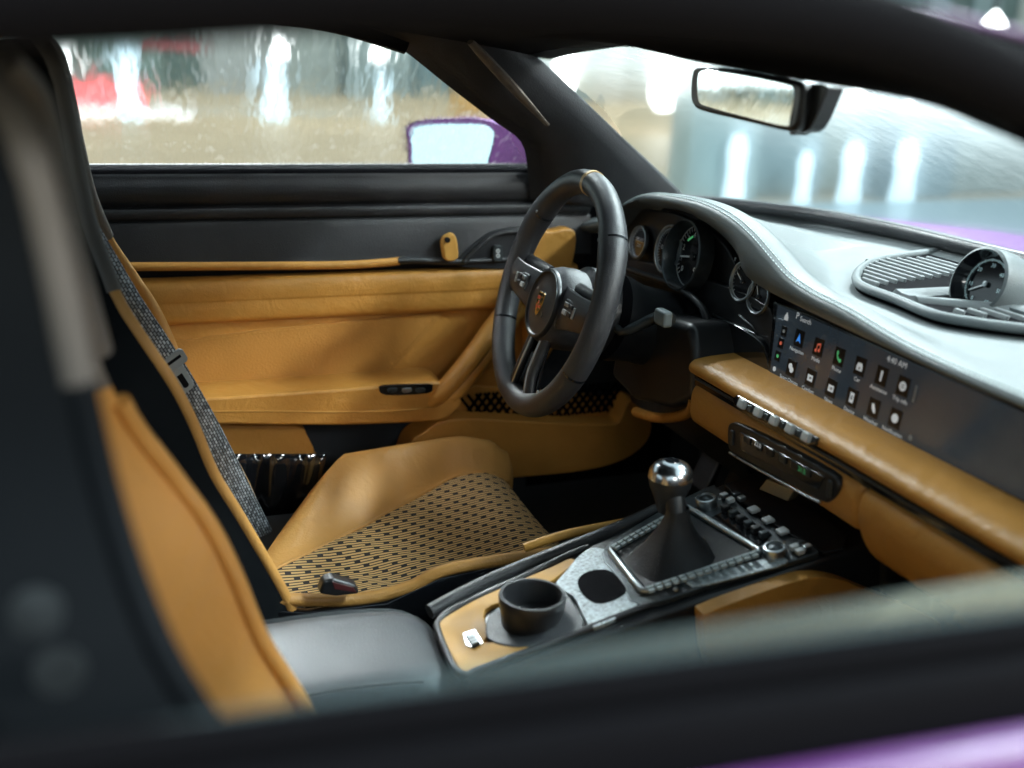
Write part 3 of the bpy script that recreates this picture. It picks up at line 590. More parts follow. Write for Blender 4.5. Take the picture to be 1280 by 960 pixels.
slab('home_symbol', [SP(983, 396, .0016)+sex*x*.001+sey*y*.001 for x, y in ((0, 6), (4, 0), (4, -4.5), (-4, -4.5), (-4, 0))], -sn*.0002, 'lwhite', scr, 0)
text('header_text', 'P', SP(997, 395, .0016), sex, sey, .012, 'lwhite', scr); text('header_text', 'Search', SP(1007, 401, .0016), sex, sey, .0085, 'lwhite', scr)
text('header_text', '4:40 AM', SP(1121, 453, .0016), sex, sey, .0095, 'lwhite', scr)
slab('scroll_bar', [SP(1145, 481, .0015), SP(1147, 482, .0015), SP(1142, 503, .0015), SP(1140, 502, .0015)], -sn*.0003, 'grey', scr, 0)
lathe('menu_symbol', SP(1138, 547, .0015), sn, [(0, .0003), (.003, .0003), (.003, 0)], 'grey', scr, 14)
# toggle strip
tx = .1225
tog = slab('toggle_strip', [PX(u, v, tx) for u, v in ((915, 497), (921, 494), (1022, 548), (1020, 557), (1010, 558), (917, 507))], (.012, 0, 0), 'gloss', car, .002)
for i in range(5):
    u = 928+20*i; v = 505+10.3*i
    box('toggle_switch', PX(u, v, tx-.003), (0, -1, 0), (.3, 0, 1), (-1, 0, .3), (.0125, .0115, .008), 'pale', tog, .002, 3)
    if i < 4: box('toggle_switch', PX(u+10, v+6, tx-.001), (0, -1, 0), (.3, 0, 1), (-1, 0, .3), (.008, .008, .005), 'dark_metal', tog, .0012)
# climate panel
cx = .131; kn = V((-1, 0, -.06)).normalized(); kp = V((.1265, 0, .618)); kex = V((0, -1, 0)); kuy = V((-.06, 0, 1)).normalized()
def KP(u, v, h=0): return PP(u, v, kp+kn*h, kn)
cl = slab('climate_panel', [KP(u, v, .003) for u, v in cr2([(909, 535), (913, 529), (925, 531), (975, 556), (1035, 590), (1047, 603), (1046, 616), (1036, 627), (1024, 626), (970, 597), (920, 570), (910, 560)], 3, True)], -kn*.012, 'plastic', car, .003)
slab('climate_display', [KP(u, v, .0045) for u, v in ((925, 540), (1030, 596), (1022, 612), (926, 563))], -kn*.002, 'gloss', cl, .001)
for k, (u, v) in enumerate(((934, 550), (948, 558), (962, 565), (978, 574), (993, 582), (1008, 590))):
    box('climate_button', KP(u, v, .0055), kex, kuy, kn, (.013, .009, .002), 'dark_metal' if k % 2 else 'plastic', cl, .0008)
text('climate_readout', '22.0', KP(947, 556, .0072), kex, kuy, .0085, 'lwhite', cl); text('climate_readout', '21.5', KP(1002, 588, .0072), kex, kuy, .0085, 'lgreen', cl)
for u, v in ((915, 547), (1037, 611)): box('vent_thumbwheel', KP(u, v, .004), kex, kuy, kn, (.007, .02, .004), 'dark_metal', cl, .0015)
tube('climate_chrome_edge', [KP(u, v, .004) for u, v in ((912, 566), (930, 577), (970, 599), (1010, 621), (1025, 628))], .0018, 'metal', cl, 8)
slab('console_tab', [PX(u, v, .135) for u, v in ((958, 599), (993, 613), (984, 627), (948, 612))], (.012, 0, .002), mat('brushed_brass', (.34, .32, .24), .35, metal=.8, bump=.2, bscale=400), cl, .0015)

for y in (.30, .40, .49):
    pl_ = slab('pedal', [V((.33, y-.028, .36)), V((.33, y+.028, .36)), V((.36, y+.028, .43)), V((.36, y-.028, .43))], (.012, 0, -.004), 'plastic', car, .004); tube('pedal_arm', [V((.365, y, .40)), V((.40, y, .50)), V((.40, y, .60))], .008, 'plastic', pl_, 8)
slab('floor_mat', [V((-.05, .17, .206)), V((.36, .17, .206)), V((.36, .60, .206)), V((-.05, .60, .206))], (0, 0, -.004), mat('navy_mat', (.02, .03, .042), .95, bump=.8, bscale=700), car, .002)
# ================================================================ STEERING WHEEL
wc = V((-.0072, .3777, .7494)); WR, TI, YA, WT = .1637, .2852, .0322, .0174
wn = V((-math.cos(TI)*math.cos(YA), math.cos(TI)*math.sin(YA), math.sin(TI))); wu = (V((0, 0, 1))-wn*wn.z).normalized(); wr = wu.cross(wn); wr = wr if wr.y < 0 else -wr
def wpt(a, r=WR, h=0):
    a = math.radians(a); return wc+(wu*math.cos(a)+wr*math.sin(a))*r+wn*h
vs = []; fs = []; N, K = 144, 20
for i in range(N):
    a = 360*i/N; rad = (wpt(a, 1)-wc); th = WT
    for b in (56, -56): th += .0022*math.exp(-((a-b+180) % 360-180)**2/160)
    low = math.exp(-((a-180+180) % 360-180)**2/900) if False else 0
    for k in range(K):
        q = 2*math.pi*k/K; vs.append(wc+rad*(WR+th*.98*math.cos(q))+wn*(th*1.04*math.sin(q)))
for i in range(N):
    for k in range(K): fs.append((i*K+k, i*K+(k+1) % K, ((i+1) % N)*K+(k+1) % K, ((i+1) % N)*K+k))
sw_ = raw('steering_wheel', vs, fs, 'wheel', car)
def rimring(name, a, wd, r, m):
    rad = (wpt(a, 1)-wc); tg = (wpt(a+.1, 1)-wpt(a-.1, 1)).normalized(); c = wpt(a)
    return lathe(name, c, tg, [(r*.8, -wd/2), (r, -wd/2), (r, wd/2), (r*.8, wd/2)], m, sw_, 24, upv=wn, closed=True)
rimring('centre_marker', 4, .0075, WT+.0010, 'tanthread')
for a in (52, -52, 118, -118): rimring('rim_joint', a, .0030, WT+.0022 if abs(a) == 52 else WT+.0006, 'gloss')
for a in (50, -50, 146): lathe('rim_stud', wpt(a, WR-.6*WT, WT*.85), wn, [(.0032, 0), (.0028, .0012), (0, .002)], 'metal', sw_, 12)
pc = wc-wu*.018+wn*.006
lathe('hub_body', pc, wn, [(.058, -.050), (.060, -.03), (.058, -.012), (.054, -.002), (.050, .004)], 'wheel', sw_, 48)
lathe('airbag_pad', pc, wn, [(.0505, -.002), (.0515, .004), (.0505, .0075), (.046, .0085), (.0445, .006), (.043, .0055), (.030, .0085), (0, .0098)], 'plastic', sw_, 56)
ring('pad_bezel', pc+wn*.0066, wn, .0462, .0492, 'dark_metal', sw_, .0022, 56)
lathe('pad_dimple', pc+wr*.016-wu*.014+wn*.0085, wn, [(.0045, 0), (.0042, .0012), (.002, .0008), (0, .0006)], 'dark_metal', sw_, 18)
# crest
def crest(pts, h, m, name): return slab(name, [pc+wr*x*.001+wu*y*.001+wn*h for x, y in pts], -wn*.0012, m, sw_, 0)
sh = [(-11, 14), (-6, 15.5), (0, 14.5), (6, 15.5), (11, 14), (11.5, 3), (9, -8), (4.5, -14.5), (0, -18), (-4.5, -14.5), (-9, -8), (-11.5, 3)]
sc = lambda P, f: [(x*f, y*f) for x, y in P]
crest(sc(sh, 1.08), .0102, 'chrome', 'crest_rim'); crest(sh, .0108, 'gold', 'crest_field')
crest([(-10, 9), (-1, 9), (-1, 5), (-10, 5)], .0113, 'red', 'crest_band'); crest([(-10, 3), (-1, 3), (-1, -1), (-9.5, -1)], .0113, 'gloss', 'crest_band')
crest([(1, -3), (9.5, -3), (8.6, -7), (1, -7)], .0113, 'red', 'crest_band'); crest([(1, -8.6), (7.8, -8.6), (5, -12.5), (1, -12.5)], .0113, 'gloss', 'crest_band')
crest([(-9, 13), (9, 13), (9, 10.3), (-9, 10.3)], .0113, 'gloss', 'crest_name_bar')
crest([(2.5, 7), (8.5, 8.5), (9, 1), (4, 0)], .0113, 'gloss', 'crest_antler'); crest([(-8, -4), (-2, -3), (-2, -11), (-5.5, -10)], .0113, 'red', 'crest_antler')
crest([(-3.6, 4), (3.6, 4), (3.4, -2), (0, -5.6), (-3.4, -2)], .0117, 'chrome', 'crest_centre'); crest([(-2, 2.8), (2, 2.8), (1.2, -2), (-1, -2.6)], .0121, 'red', 'crest_centre_mark')
# spokes
def spoke(side):
    P = []
    for r, hw, h in ((.042, .030, -.006), (.075, .0265, .000), (.11, .023, .004), (.145, .021, .003), (.158, .024, 0)):
        P.append((r, hw, h))
    rows = []
    for r, hw, h in P:
        c = wc+wr*side*r-wu*(.012*(1-(r-.04)/.12))
        rows.append([c+wu*hw*s+wn*(h+.004*(1-s*s)) for s in (-1, -.6, 0, .6, 1)])
    o = grid('spoke', dense(rows, 3, 3), 'plastic', sw_); s_ = o.modifiers.new('s', 'SOLIDIFY'); s_.thickness = .014; s_.offset = 0
    c = wc+wr*side*.098-wu*.005+wn*.011; d = wr*side
    box('button_pod', c, d, wu, wn, (.046, .026, .005), 'dark_metal', sw_, .003, 3)
    for k, (dx, dy, a, b) in enumerate(((-.012, .006, .012, .006), (.004, .006, .012, .006), (-.012, -.005, .012, .007), (.004, -.005, .012, .007), (.017, 0, .006, .016))):
        box('wheel_button', c+d*dx+wu*dy+wn*.0035, d, wu, wn, (a, b, .004), 'metal' if k in (0, 4) else 'pale' if k == 2 else 'plastic', sw_, .001)
    tube('shift_ledge', [wc+d*r+wu*.022-wn*.012 for r in (.055, .09, .12, .15)], .009, 'black', sw_, 10)
spoke(1); spoke(-1)
# lower double spoke
for s in (-1, 1):
    path = [wc+wr*(s*x)-wu*y+wn*h for x, y, h in ((.024, .045, -.004), (.024, .085, .0), (.026, .12, .003), (.034, .150, .001))]
    tube('lower_spoke', cr(path, 5), .0085, 'plastic', sw_, 12, upv=wn, flat=.8)
    tube('lower_spoke_edge', cr([p-wr*s*.0075+wn*.005 for p in path], 5), .0022, 'metal', sw_, 8)
rows = [[wc+wr*x*f-wu*y-wn*.006 for x in (-.026, 0, .026)] for y, f in ((.05, 1), (.09, 1), (.13, 1.15), (.152, 1.4))]
grid('lower_spoke_web', rows, 'gloss', sw_, thick=.004)

# steering column
ca = -wn
col = lathe('steering_column', wc-wu*.012-wn*.035, ca, [(.052, 0), (.062, .01), (.064, .04), (.064, .075), (.058, .10), (.060, .16), (.06, .27)], 'plastic', car, 44)
lathe('column_collar', wc-wu*.012-wn*.035, ca, [(.0655, .046), (.0668, .05), (.0668, .058), (.0655, .062)], 'soft', col, 44, closed=True)
slab('column_shroud', [PX(u, v, .13) for u, v in ((775, 400), (820, 395), (862, 405), (868, 440), (866, 500), (838, 512), (790, 500), (762, 470))], (.08, 0, 0), 'plastic', col, .012, 4)
st_ = tube('stalk', cr([wc-wu*.014-wn*.085+wr*.05, wc-wu*.016-wn*.083+wr*.085, PX(820, 397, .10), PX(836, 399, .10)], 4), [.006]*5+[.008]*4+[.0105]*4, 'dark_metal', col, 12)
box('stalk_paddle', PX(829, 397, .095), (0, -1, 0), (0, 0, 1), (-1, 0, 0), (.03, .022, .014), mat('grey_stalk', (.22, .26, .27), .4), col, .004, 3)
tube('stalk', [wc-wn*.08-wr*.05-wu*.01, wc-wn*.075-wr*.10, wc-wn*.07-wr*.14+wu*.004], [.006, .007, .009], 'plastic', col, 12)

# ================================================================ CENTRE CONSOLE
kslope = .2175; cN = V((-kslope, 0, 1)).normalized(); cP = V((-.31, 0, .457)); cX = V((1, 0, kslope)).normalized(); cY = V((0, 1, 0))
def CP(u, v, h=0): return PP(u, v, cP+cN*h, cN)
def CC(x, y, h=0): return V((x, y, cP.z+kslope*(x-cP.x)))+cN*h
con = slab('centre_console', [CC(x, y, -.004) for x, y in ((-.283, .03), (-.272, .060), (-.22, .078), (-.10, .092), (.14, .112), (.235, .115), (.235, -.115), (.14, -.112), (-.10, -.098), (-.25, -.092), (-.28, -.075))], (0, 0, -.22), 'plastic', car, .006, 4)
# tan surround at the rear (U shape, open towards the front)
def cslab(name, pix, h, th, m, bevel=.0012, n=4, parent=None): return slab(name, [CP(u, v, h) for u, v in (cr2(pix, n, True) if n else pix)], -cN*th, m, parent or con, bevel)
cslab('trim_frame', [(549, 784), (553, 774), (570, 763), (605, 744), (650, 725), (690, 708), (712, 698), (719, 702), (700, 718), (672, 736), (640, 748), (606, 762), (610, 790), (606, 803), (640, 800), (664, 806), (640, 815), (590, 835), (580, 838), (568, 826)], .0015, .008, 'tantrim', .0012, 3)
tube('console_edge', cr([CP(u, v, .0) for u, v in ((1015, 690), (900, 722), (780, 768), (690, 803), (600, 836), (583, 843), (566, 832), (548, 790), (549, 776), (570, 760), (640, 728), (712, 693), (736, 684))], 5), .0042, 'black', con, 10)
tube('console_side_roll', cr([CP(u, v, -.004)+V((0, .010, 0)) for u, v in ((540, 770), (600, 738), (660, 712), (720, 688), (770, 668), (830, 640))], 5), .009, 'black', con, 12)
# tan strip on the driver side of the console
tube('side_trim', cr([V((-.14, .125, .487)), V((-.08, .122, .500)), V((.02, .12, .508)), V((.10, .12, .52))], 4), .006, 'tantrim', con, 10)
# cup holder
cu = cslab('cup_base', [(612, 800), (607, 780), (618, 762), (660, 742), (700, 735), (722, 760), (728, 782), (690, 798), (650, 808)], .003, .01, 'armgrey', .002, 4)
chc = CP(664, 772, .003)
lathe('cup_holder', chc, V((0, 0, 1)), [(.030, -.03), (.0335, 0), (.0365, .018), (.0375, .027), (.0365, .0295), (.033, .0295), (.031, .026), (.029, .0), (.027, -.03), (0, -.03)], 'plastic', con, 44, cap0=False)
sl = cslab('coin_slot', [(578, 791), (594, 786), (604, 803), (592, 810), (582, 806)], .003, .003, 'gloss', .0008, 0)
box('slot_switch', CP(591, 799, .004), cX, cY, cN, (.010, .022, .004), 'dark_metal', con, .001)
for dy in (-.006, 0, .006): box('switch_mark', CP(591, 799, .0066)+cY*dy, cX, cY, cN, (.006, .002, .0006), 'white', con, 0)
# silver plate with recess
cslab('silver_plate', [(728, 690), (745, 684), (765, 692), (775, 720), (795, 744), (800, 752), (785, 764), (742, 783), (730, 772), (716, 745), (694, 732), (708, 712)], .003, .006, 'rough_metal', .0015, 4)
cslab('plate_recess', [(722, 725), (735, 714), (760, 712), (775, 724), (783, 738), (765, 750), (745, 753), (728, 742)], .0042, .004, 'soft', .001, 4)
# shifter frame, boot
fr_o = [(757, 686), (800, 660), (858, 632), (925, 664), (952, 690), (900, 715), (802, 744), (775, 716)]
cslab('shifter_plate', [(752, 690), (795, 656), (850, 625), (890, 606), (900, 612), (960, 655), (1018, 684), (1010, 695), (900, 726), (800, 756), (775, 725)], .004, .008, 'dark_metal', .002, 3)
fo = [(762, 688), (858, 633), (952, 690), (803, 740)]
tube('shifter_frame', [p for a, b in zip(fo, fo[1:]+fo[:1]) for p in [CP(a[0]+(b[0]-a[0])*t, a[1]+(b[1]-a[1])*t, .007) for t in (.03, .3, .6, .97)]], .0045, 'metal', con, 10, closed=True)
bs = []
for off in (0, .0065):
    for a, b in ((fo[0], fo[1]), (fo[3], fo[2])):
        A_, B_ = CP(*a, .0125), CP(*b, .0125); d = (B_-A_); nn = int(d.length/.0095)
        for i in range(1, nn): bs.append((A_+d*(i/nn)+cN.cross(d).normalized()*(off-.003), d, cN.cross(d), cN, (.0066, .0040, .003)))
joined('frame_stitching', bs, 'thread', con)
cslab('boot_well', [(770, 690), (858, 641), (942, 690), (806, 734)], .0065, .004, 'black', .001, 0)
bc = CP(838, 697, .006); top = bc+V((.004, 0, .062))
rows = []
for i in range(9):
    f = i/8; c = bc.lerp(top, f); rr = .012+.036*(1-f)**1.7
    rows.append([c+cX*rr*1.05*math.copysign(abs(math.cos(q))**.75, math.cos(q))*(1+.07*math.sin(5*q+f*3)*(1-f))+cY*rr*.95*math.copysign(abs(math.sin(q))**.75, math.sin(q))*(1+.07*math.cos(4*q+f*2)*(1-f)) for q in [2*math.pi*k/32 for k in range(32)]])
lev = grid('gear_lever', rows, 'black', car, closed_u=True)
kt = PP(837, 603, (.0, 0, .61), (0, 1, 0)) if False else None
kc = PY(838, 600, 0.0)
tube('lever_shaft', [top-V((0, 0, .01)), top.lerp(kc, .5), kc], [.0125, .0115, .0125], 'plastic', lev, 16)
lathe('gear_knob', kc, V((0, 0, 1)), [(.011, -.040), (.014, -.034), (.0175, -.022), (.0235, -.008), (.0260, .003), (.0245, .0125), (.0185, .0195), (0, .023)], 'plastic', lev, 36)
lathe('knob_cap', kc, V((0, 0, 1)), [(.0263, .0035), (.0249, .0125), (.0192, .0198), (.010, .0238), (0, .0242)], 'chrome', lev, 36)
lathe('knob_inlay', kc+V((0, 0, .0238)), V((0, 0, 1)), [(.0085, 0), (.008, .001), (0, .0012)], 'gloss', lev, 24)
# front of the console: knobs, switch row, pale buttons
for u, v in ((883, 629), (969, 691)):
    c = CP(u, v, .008); lathe('rotary_knob', c, cN, [(.0135, -.004), (.0135, .006), (.0125, .0085), (.0105, .009), (.0098, .0065), (0, .0062)], 'metal', con, 30)
    lathe('knob_face', c+cN*.0064, cN, [(.0094, 0), (.006, .0025), (0, .0033)], 'dark_metal', con, 24)
cslab('switch_well', [(890, 645), (915, 634), (965, 668), (945, 684)], .0055, .003, 'gloss', .0008, 0)
for i in range(6):
    u, v = 899+9.5*i, 634+6.6*i
    box('rocker_switch', CP(u+8, v+1, .010), cX, cY, cN, (.011, .0085, .009), 'dark_metal' if i % 2 else 'plastic', con, .0018, 3)
for u, v in ((942, 637), (960, 650), (978, 664)): box('pale_button', CP(u, v, .008), cX, cY, cN, (.013, .0125, .005), 'pale', con, .0018, 3)
for i, (u, v) in enumerate(((905, 619), (913, 625), (920, 618), (927, 623), (993, 684), (1001, 680), (1009, 684), (1000, 689))):
    box('console_button', CP(u, v, .009), cX, cY, cN, (.010, .008, .006), 'metal' if i % 3 == 0 else 'pale' if i % 3 == 1 else 'dark_metal', con, .0014, 3)
cslab('silver_strip', [(865, 722), (960, 697), (985, 699), (970, 708), (880, 731), (862, 731)], .0052, .003, 'rough_metal', .001, 2)
lathe('trim_screw', CP(845, 737, .006), cN, [(.0035, 0), (.003, .002), (0, .0022)], 'metal', con, 14)
cslab('front_plate', [(905, 605), (985, 625), (1060, 670), (1030, 690), (960, 650)], .0025, .004, 'plastic', .001, 2)
# passenger side knee pad
slab('side_knee_pad', [PY(u, v, -.128) for u, v in cr2([(880, 778), (890, 764), (940, 745), (990, 728), (1020, 722), (1050, 725), (1085, 738), (1140, 760), (1180, 790), (1140, 850), (1000, 860), (900, 850)], 4, True)], (0, .02, 0), 'tan', con, .008, 4)

# armrest box between the seats
rows = []
for x, z, hw in ((-.62, .40, .098), (-.60, .455, .10), (-.50, .466, .102), (-.40, .466, .102), (-.32, .46, .098), (-.288, .448, .085), (-.278, .425, .075), (-.278, .35, .07)):
    rows.append([V((x, .005+hw*s, z-.03*abs(s)**5)) for s in (-1, -.97, -.9, -.7, -.35, 0, .35, .7, .9, .97, 1)])
for r in rows: r.insert(0, r[0]-V((0, 0, .2))); r.append(r[-1]-V((0, 0, .2)))
arb = grid('armrest_box', dense(rows, 2, 3), 'armgrey', car)
tube('armrest_seam', cr([V((x, -.075, z)) for x, z in ((-.58, .462), (-.5, .4655), (-.4, .4655), (-.33, .458))], 4), .0014, 'black', arb, 6)
slab('lid_catch', [V((-.2785, .025, .44)), V((-.2785, -.02, .44)), V((-.2785, -.02, .42)), V((-.2785, .025, .42))], (-.01, 0, 0), 'dark_metal', arb, .001)

# ================================================================ SEATS
def seat(s):
    yc = .37*s; Y = lambda y: yc+s*(y-.37)
    uvf = lambda p: (p.x, p.y-yc)
    # cushion: height field split into cloth centre and leather bolsters
    def zc(x, y):
        f = (x+.45)/.43
        base = .392+.034*f-.012*math.sin(math.pi*f)-.05*max(0, (x+.09)/.09)**2.5
        yb = .30+.215*min(1, max(0, (x+.45)/.34))**.9            # outer bolster foot, converging towards the backrest
        return base, yb
    X = [-.47+.45*i/28 for i in range(29)]
    rows = []
    for k in range(15):
        t = k/14; r = []
        for x in X:
            b, yb = zc(x, 0); y = .212+(yb-.212)*t; wr_ = .0022*math.sin(60*x+9*t)*math.exp(-((x+.28)/.08)**2)
            r.append(V((x, Y(y), b+.012*(1-math.sin(math.pi*min(1, t*1.1)))*.6+wr_)))
        rows.append(r)
    st = grid('seat', rows, 'cloth', car, uv=uvf)
    rows = []
    for k in range(17):
        t = k/16; r = []
        xs0 = -.465+.155*min(1, t/.62)
        for i in range(29):
            x = xs0+(-.02-xs0)*i/28; b, yb = zc(x, 0); f = min(1, .4+.6*(i/3)**.7); rise = (.058+.006*math.sin(math.pi*(x+.45)/.43))*f*(1-.5*max(0, (x+.09)/.07)**2); b0 = b+.006; rise = (.472-b0)*f*(1-.45*max(0, (x+.09)/.07)**2)
            yo = .575; wd = yo-yb
            if t < .62: q = t/.62; y = yb+wd*.72*q; z = b0+rise*(q*q*(3-2*q))**.9
            else: q = (t-.62)/.38; y = yb+wd*(.72+.28*math.sin(q*math.pi/2)); z = b0+rise-(rise+.10)*(1-math.cos(q*math.pi/2))
            r.append(V((x+(.012*math.sin(math.pi*t) if x > -.05 else 0), Y(y), z)))
        rows.append(r)
    bo = grid('seat_bolster', rows, 'tanseat', st)
    tube('bolster_seam', [p+V((0, 0, .0015)) for p in rows[0]], .0028, 'tanseat', st, 8)
    fr = [r[-1] for r in rows]; grid('bolster_nose', [[p, p+V((.010, 0, -.006)), p+V((.016, 0, -.025)), p+V((.012, 0, -.09))] for p in fr], 'tanseat', st)
    # inner edge: leather roll and black shell side
    tube('inner_edge_roll', cr([V((-.44, Y(.197), .425)), V((-.34, Y(.197), .408)), V((-.27, Y(.197), .414)), V((-.225, Y(.195), .432)), V((-.15, Y(.193), .437)), V((-.06, Y(.195), .434)), V((-.02, Y(.2), .41))], 5), .0085, 'tanseat', st, 12)
    slab('shell_side', [V((x, Y(.188), z)) for x, z in ((-.46, .42), (-.40, .405), (-.30, .402), (-.23, .426), (-.15, .432), (-.05, .428), (-.02, .40), (-.02, .28), (-.46, .28))], (0, -.012*s if s < 0 else .012, 0), 'gloss' if s > 0 else 'plastic', st, .004)
    slab('front_valance', [V((-.022, Y(.20), .385)), V((-.022, Y(.56), .385)), V((-.03, Y(.56), .27)), V((-.03, Y(.20), .27))], (-.02, 0, 0), 'plastic', st, .004)
    slab('seat_base', [V((-.50, Y(.20), .37)), V((-.04, Y(.20), .37)), V((-.04, Y(.56), .37)), V((-.50, Y(.56), .37))], (0, 0, -.17), 'plastic', st, .004)
    # backrest
    zz = [.38, .432, .541, .605, .666, .716, .764, .819, .879, .94, 1.0, 1.05, 1.075]
    xw = [-.415, -.430, -.478, -.508, -.527, -.546, -.572, -.600, -.617, -.626, -.632, -.640, -.655]
    dp = [.07, .075, .085, .088, .088, .085, .08, .07, .055, .04, .032, .028, .02]
    hw = [.172, .175, .18, .182, .185, .187, .184, .166, .137, .122, .118, .112, .085]
    S = [-1, -.96, -.88, -.76, -.6, -.4, -.2, 0, .2, .4, .6, .76, .88, .96, 1]
    fr_, sh_ = [], []
    for z, x, d, h in zip(zz, xw, dp, hw):
        fr_.append([V((x-d*(1-abs(a)**3.2), yc+h*a, z)) for a in S])
        sh_.append([V((x-.003, yc-h-.006, z))]+[V((x-d*(1-abs(a)**3.2)*.7-.018-.05*(1-abs(a)**6)-(.05 if abs(a) == 1 else .06)*1.0, yc+(h+.016)*a, z-.008)) for a in S]+[V((x-.003, yc+h+.006, z))])
    dz_ = dense(fr_, 2, 4); bk = grid('backrest', dz_[:31], 'tanseat', st); grid('headrest', dz_[30:], 'taupe', st)
    shl = grid('backrest_shell', dense(sh_, 2, 4), 'shell', st)
    ctr = [[p+V((.006, 0, 0)) for p in r[4:11]] for r in fr_[1:9]]
    grid('backrest_cloth', dense(ctr, 3, 4), 'cloth', st, uv=lambda p: (p.z, p.y-yc))
    for a in (0, -1):
        tube('wing_piping', cr([r[a]+V((.001, 0, 0)) for r in fr_[:9]], 4)[:30], .0075, 'tanseat' if s > 0 or a == -1 else 'shell', st, 10)
        k0 = 9 if s < 0 and a == 0 else 8 if s < 0 else 7
        tube('headrest_edge', cr([r[a]+V((.001, 0, 0)) for r in fr_[k0:]], 4), .0095, 'taupe', st, 10)
        if k0 == 9: tube('shoulder_edge', cr([r[a]+V((.001, 0, 0)) for r in fr_[6:10]], 4), .0085, 'shell', st, 10)
    return st
dseat = seat(1); pseat = seat(-1)
tag(dseat, 'driver seat with striped cloth centre and tan leather bolsters'); tag(pseat, 'passenger seat, its tan backrest wing close to the window')
for u, v in ((45, 765), (74, 838)): lathe('glint_disc', PY(u, v, -.568), (0, -1, .15), [(.011, 0), (.0105, .002), (.006, .0024), (0, .0025)], 'dark_metal', pseat, 20)  # made-up discs standing in for blurred reflection spots
rows = []
for k in range(9):
    t = k/8; r = []
    for i in range(25):
        f = i/24; u = 258+(150-20*t)*f-4*t; v = 567+118*t-6*f*t
        r.append(PY(u, v, .575+.010*math.sin(f*17+.6)*(1-.3*t)+.012*t))
    rows.append(r)
grid('glossy_side_cover', rows, 'gloss', dseat, thick=.003)
# belt buckle on the driver seat
bkl = slab('belt_buckle', [PY(u, v, .175) for u, v in ((399, 743), (404, 728), (416, 723), (446, 732), (450, 743), (420, 746))], (0, .02, 0), 'plastic', car, .004, 3)
slab('release_button', [PY(u, v, .1745) for u, v in ((415, 727), (442, 734), (446, 741), (418, 737))], (0, .006, 0), mat('dark_red_plastic', (.10, .02, .02), .45), bkl, .001)

# ================================================================ SEAT BELT
bp_ = [(50, 195, .36), (85, 258, .36), (120, 318, .365), (160, 384, .37), (195, 436, .375), (222, 478, .38), (250, 526, .39), (275, 572, .42), (302, 625, .46), (335, 690, .50), (365, 750, .52)]
ctrl = cr([PY(u, v, y) for u, v, y in bp_], 6); L_, rows, uvl = 0, [], []
for i, p in enumerate(ctrl):
    t = (ctrl[min(i+1, len(ctrl)-1)]-ctrl[max(i-1, 0)]).normalized(); wv = t.cross(V((.35, -1, .25))).normalized()
    if wv.x < 0: wv = -wv
    if i: L_ += (p-ctrl[i-1]).length
    rows.append([p+wv*.0205*a+V((0, -.002*math.cos(a*1.5)-.002*math.sin(i*.8), 0)) for a in (-1, -.5, 0, .5, 1)]); uvl += [(L_, .043*(a+1)/2) for a in (-1, -.5, 0, .5, 1)]
nr, nc = len(rows), 5; fs = [(i*nc+j, i*nc+j+1, (i+1)*nc+j+1, (i+1)*nc+j) for i in range(nr-1) for j in range(nc-1)]
blt = raw('seat_belt', [p for r in rows for p in r], fs, 'belt', car, uvs=uvl); so = blt.modifiers.new('s', 'SOLIDIFY'); so.thickness = .0018
i0 = 27; p = ctrl[i0]; t = (ctrl[i0+2]-ctrl[i0-2]).normalized(); fn = V((.30, -1, .22)).normalized(); wv = t.cross(fn).normalized(); wv = wv if wv.x > 0 else -wv; fn = wv.cross(t); fn = fn if fn.y < 0 else -fn
tm = mat('grey_belt_tongue', (.20, .225, .24), .42, metal=.3, bump=.1, bscale=400)
q = lambda x, y, h=.006: p+wv*x*.001+t*y*.001+fn*h
tgo = slab('belt_tongue', [q(*a) for a in ((-25, -7), (-24, -11), (24, -11), (27, -8), (27, 5), (24, 9), (-24, 9), (-26, 6))], -fn*.006, tm, blt, .002, 3)
slab('tongue_blade', [q(*a, .0065) for a in ((-6, 8), (16, 8), (16, 38), (12, 43), (-2, 43), (-6, 38))], -fn*.004, tm, blt, .0015, 3)
slab('tongue_slot', [q(*a, .0069) for a in ((1, 17), (9, 17), (9, 35), (7, 37), (3, 37), (1, 35))], -fn*.001, 'gloss', blt, 0)
slab('tongue_slot', [q(*a, .0064) for a in ((-20, -5), (20, -5), (20, -1), (-20, -1))], -fn*.001, 'soft', blt, 0)

# ================================================================ BLURRED HALL BEHIND THE CAR
def emis(name, col, s):
    return mat(name, tuple(min(1, c) for c in col), .5, emit=col, es=s)
E_w, E_b, E_r = emis('lamp_glow', (.95, 1, 1), 5), emis('lit_banner_glow', (.60, .80, .92), .9), emis('lit_red_panel', (.9, .12, .12), .55)
pw = mat('white_laminate', (.75, .76, .75), .4)
def pendant(u, v, D, wpx, hpx, label):
    c = PY(u, v, D); k = (c-CAM).dot(FW)/FPX; r = wpx*k/2; h = hpx*k
    root = lathe('hall_lamp', c-V((0, 0, h/2)), (0, 0, 1), [(0, 0), (r*.55, h*.03), (r*.95, h*.18), (r, h*.34), (r*.82, h*.55), (r*.45, h*.78), (r*.15, h*.95), (0, h)], E_w, None, 24, upv=(0, 1, 0))
    tube('lamp_cord', [c+V((0, 0, h*.45)), c+V((0, 0, 2.5)), c+V((0, 0, 7-c.z))], .012, 'plastic', root, 8, upv=(0, 1, 0))
    return tag(root, label, 'lamp', 'glowing drop lamps hanging in the hall')
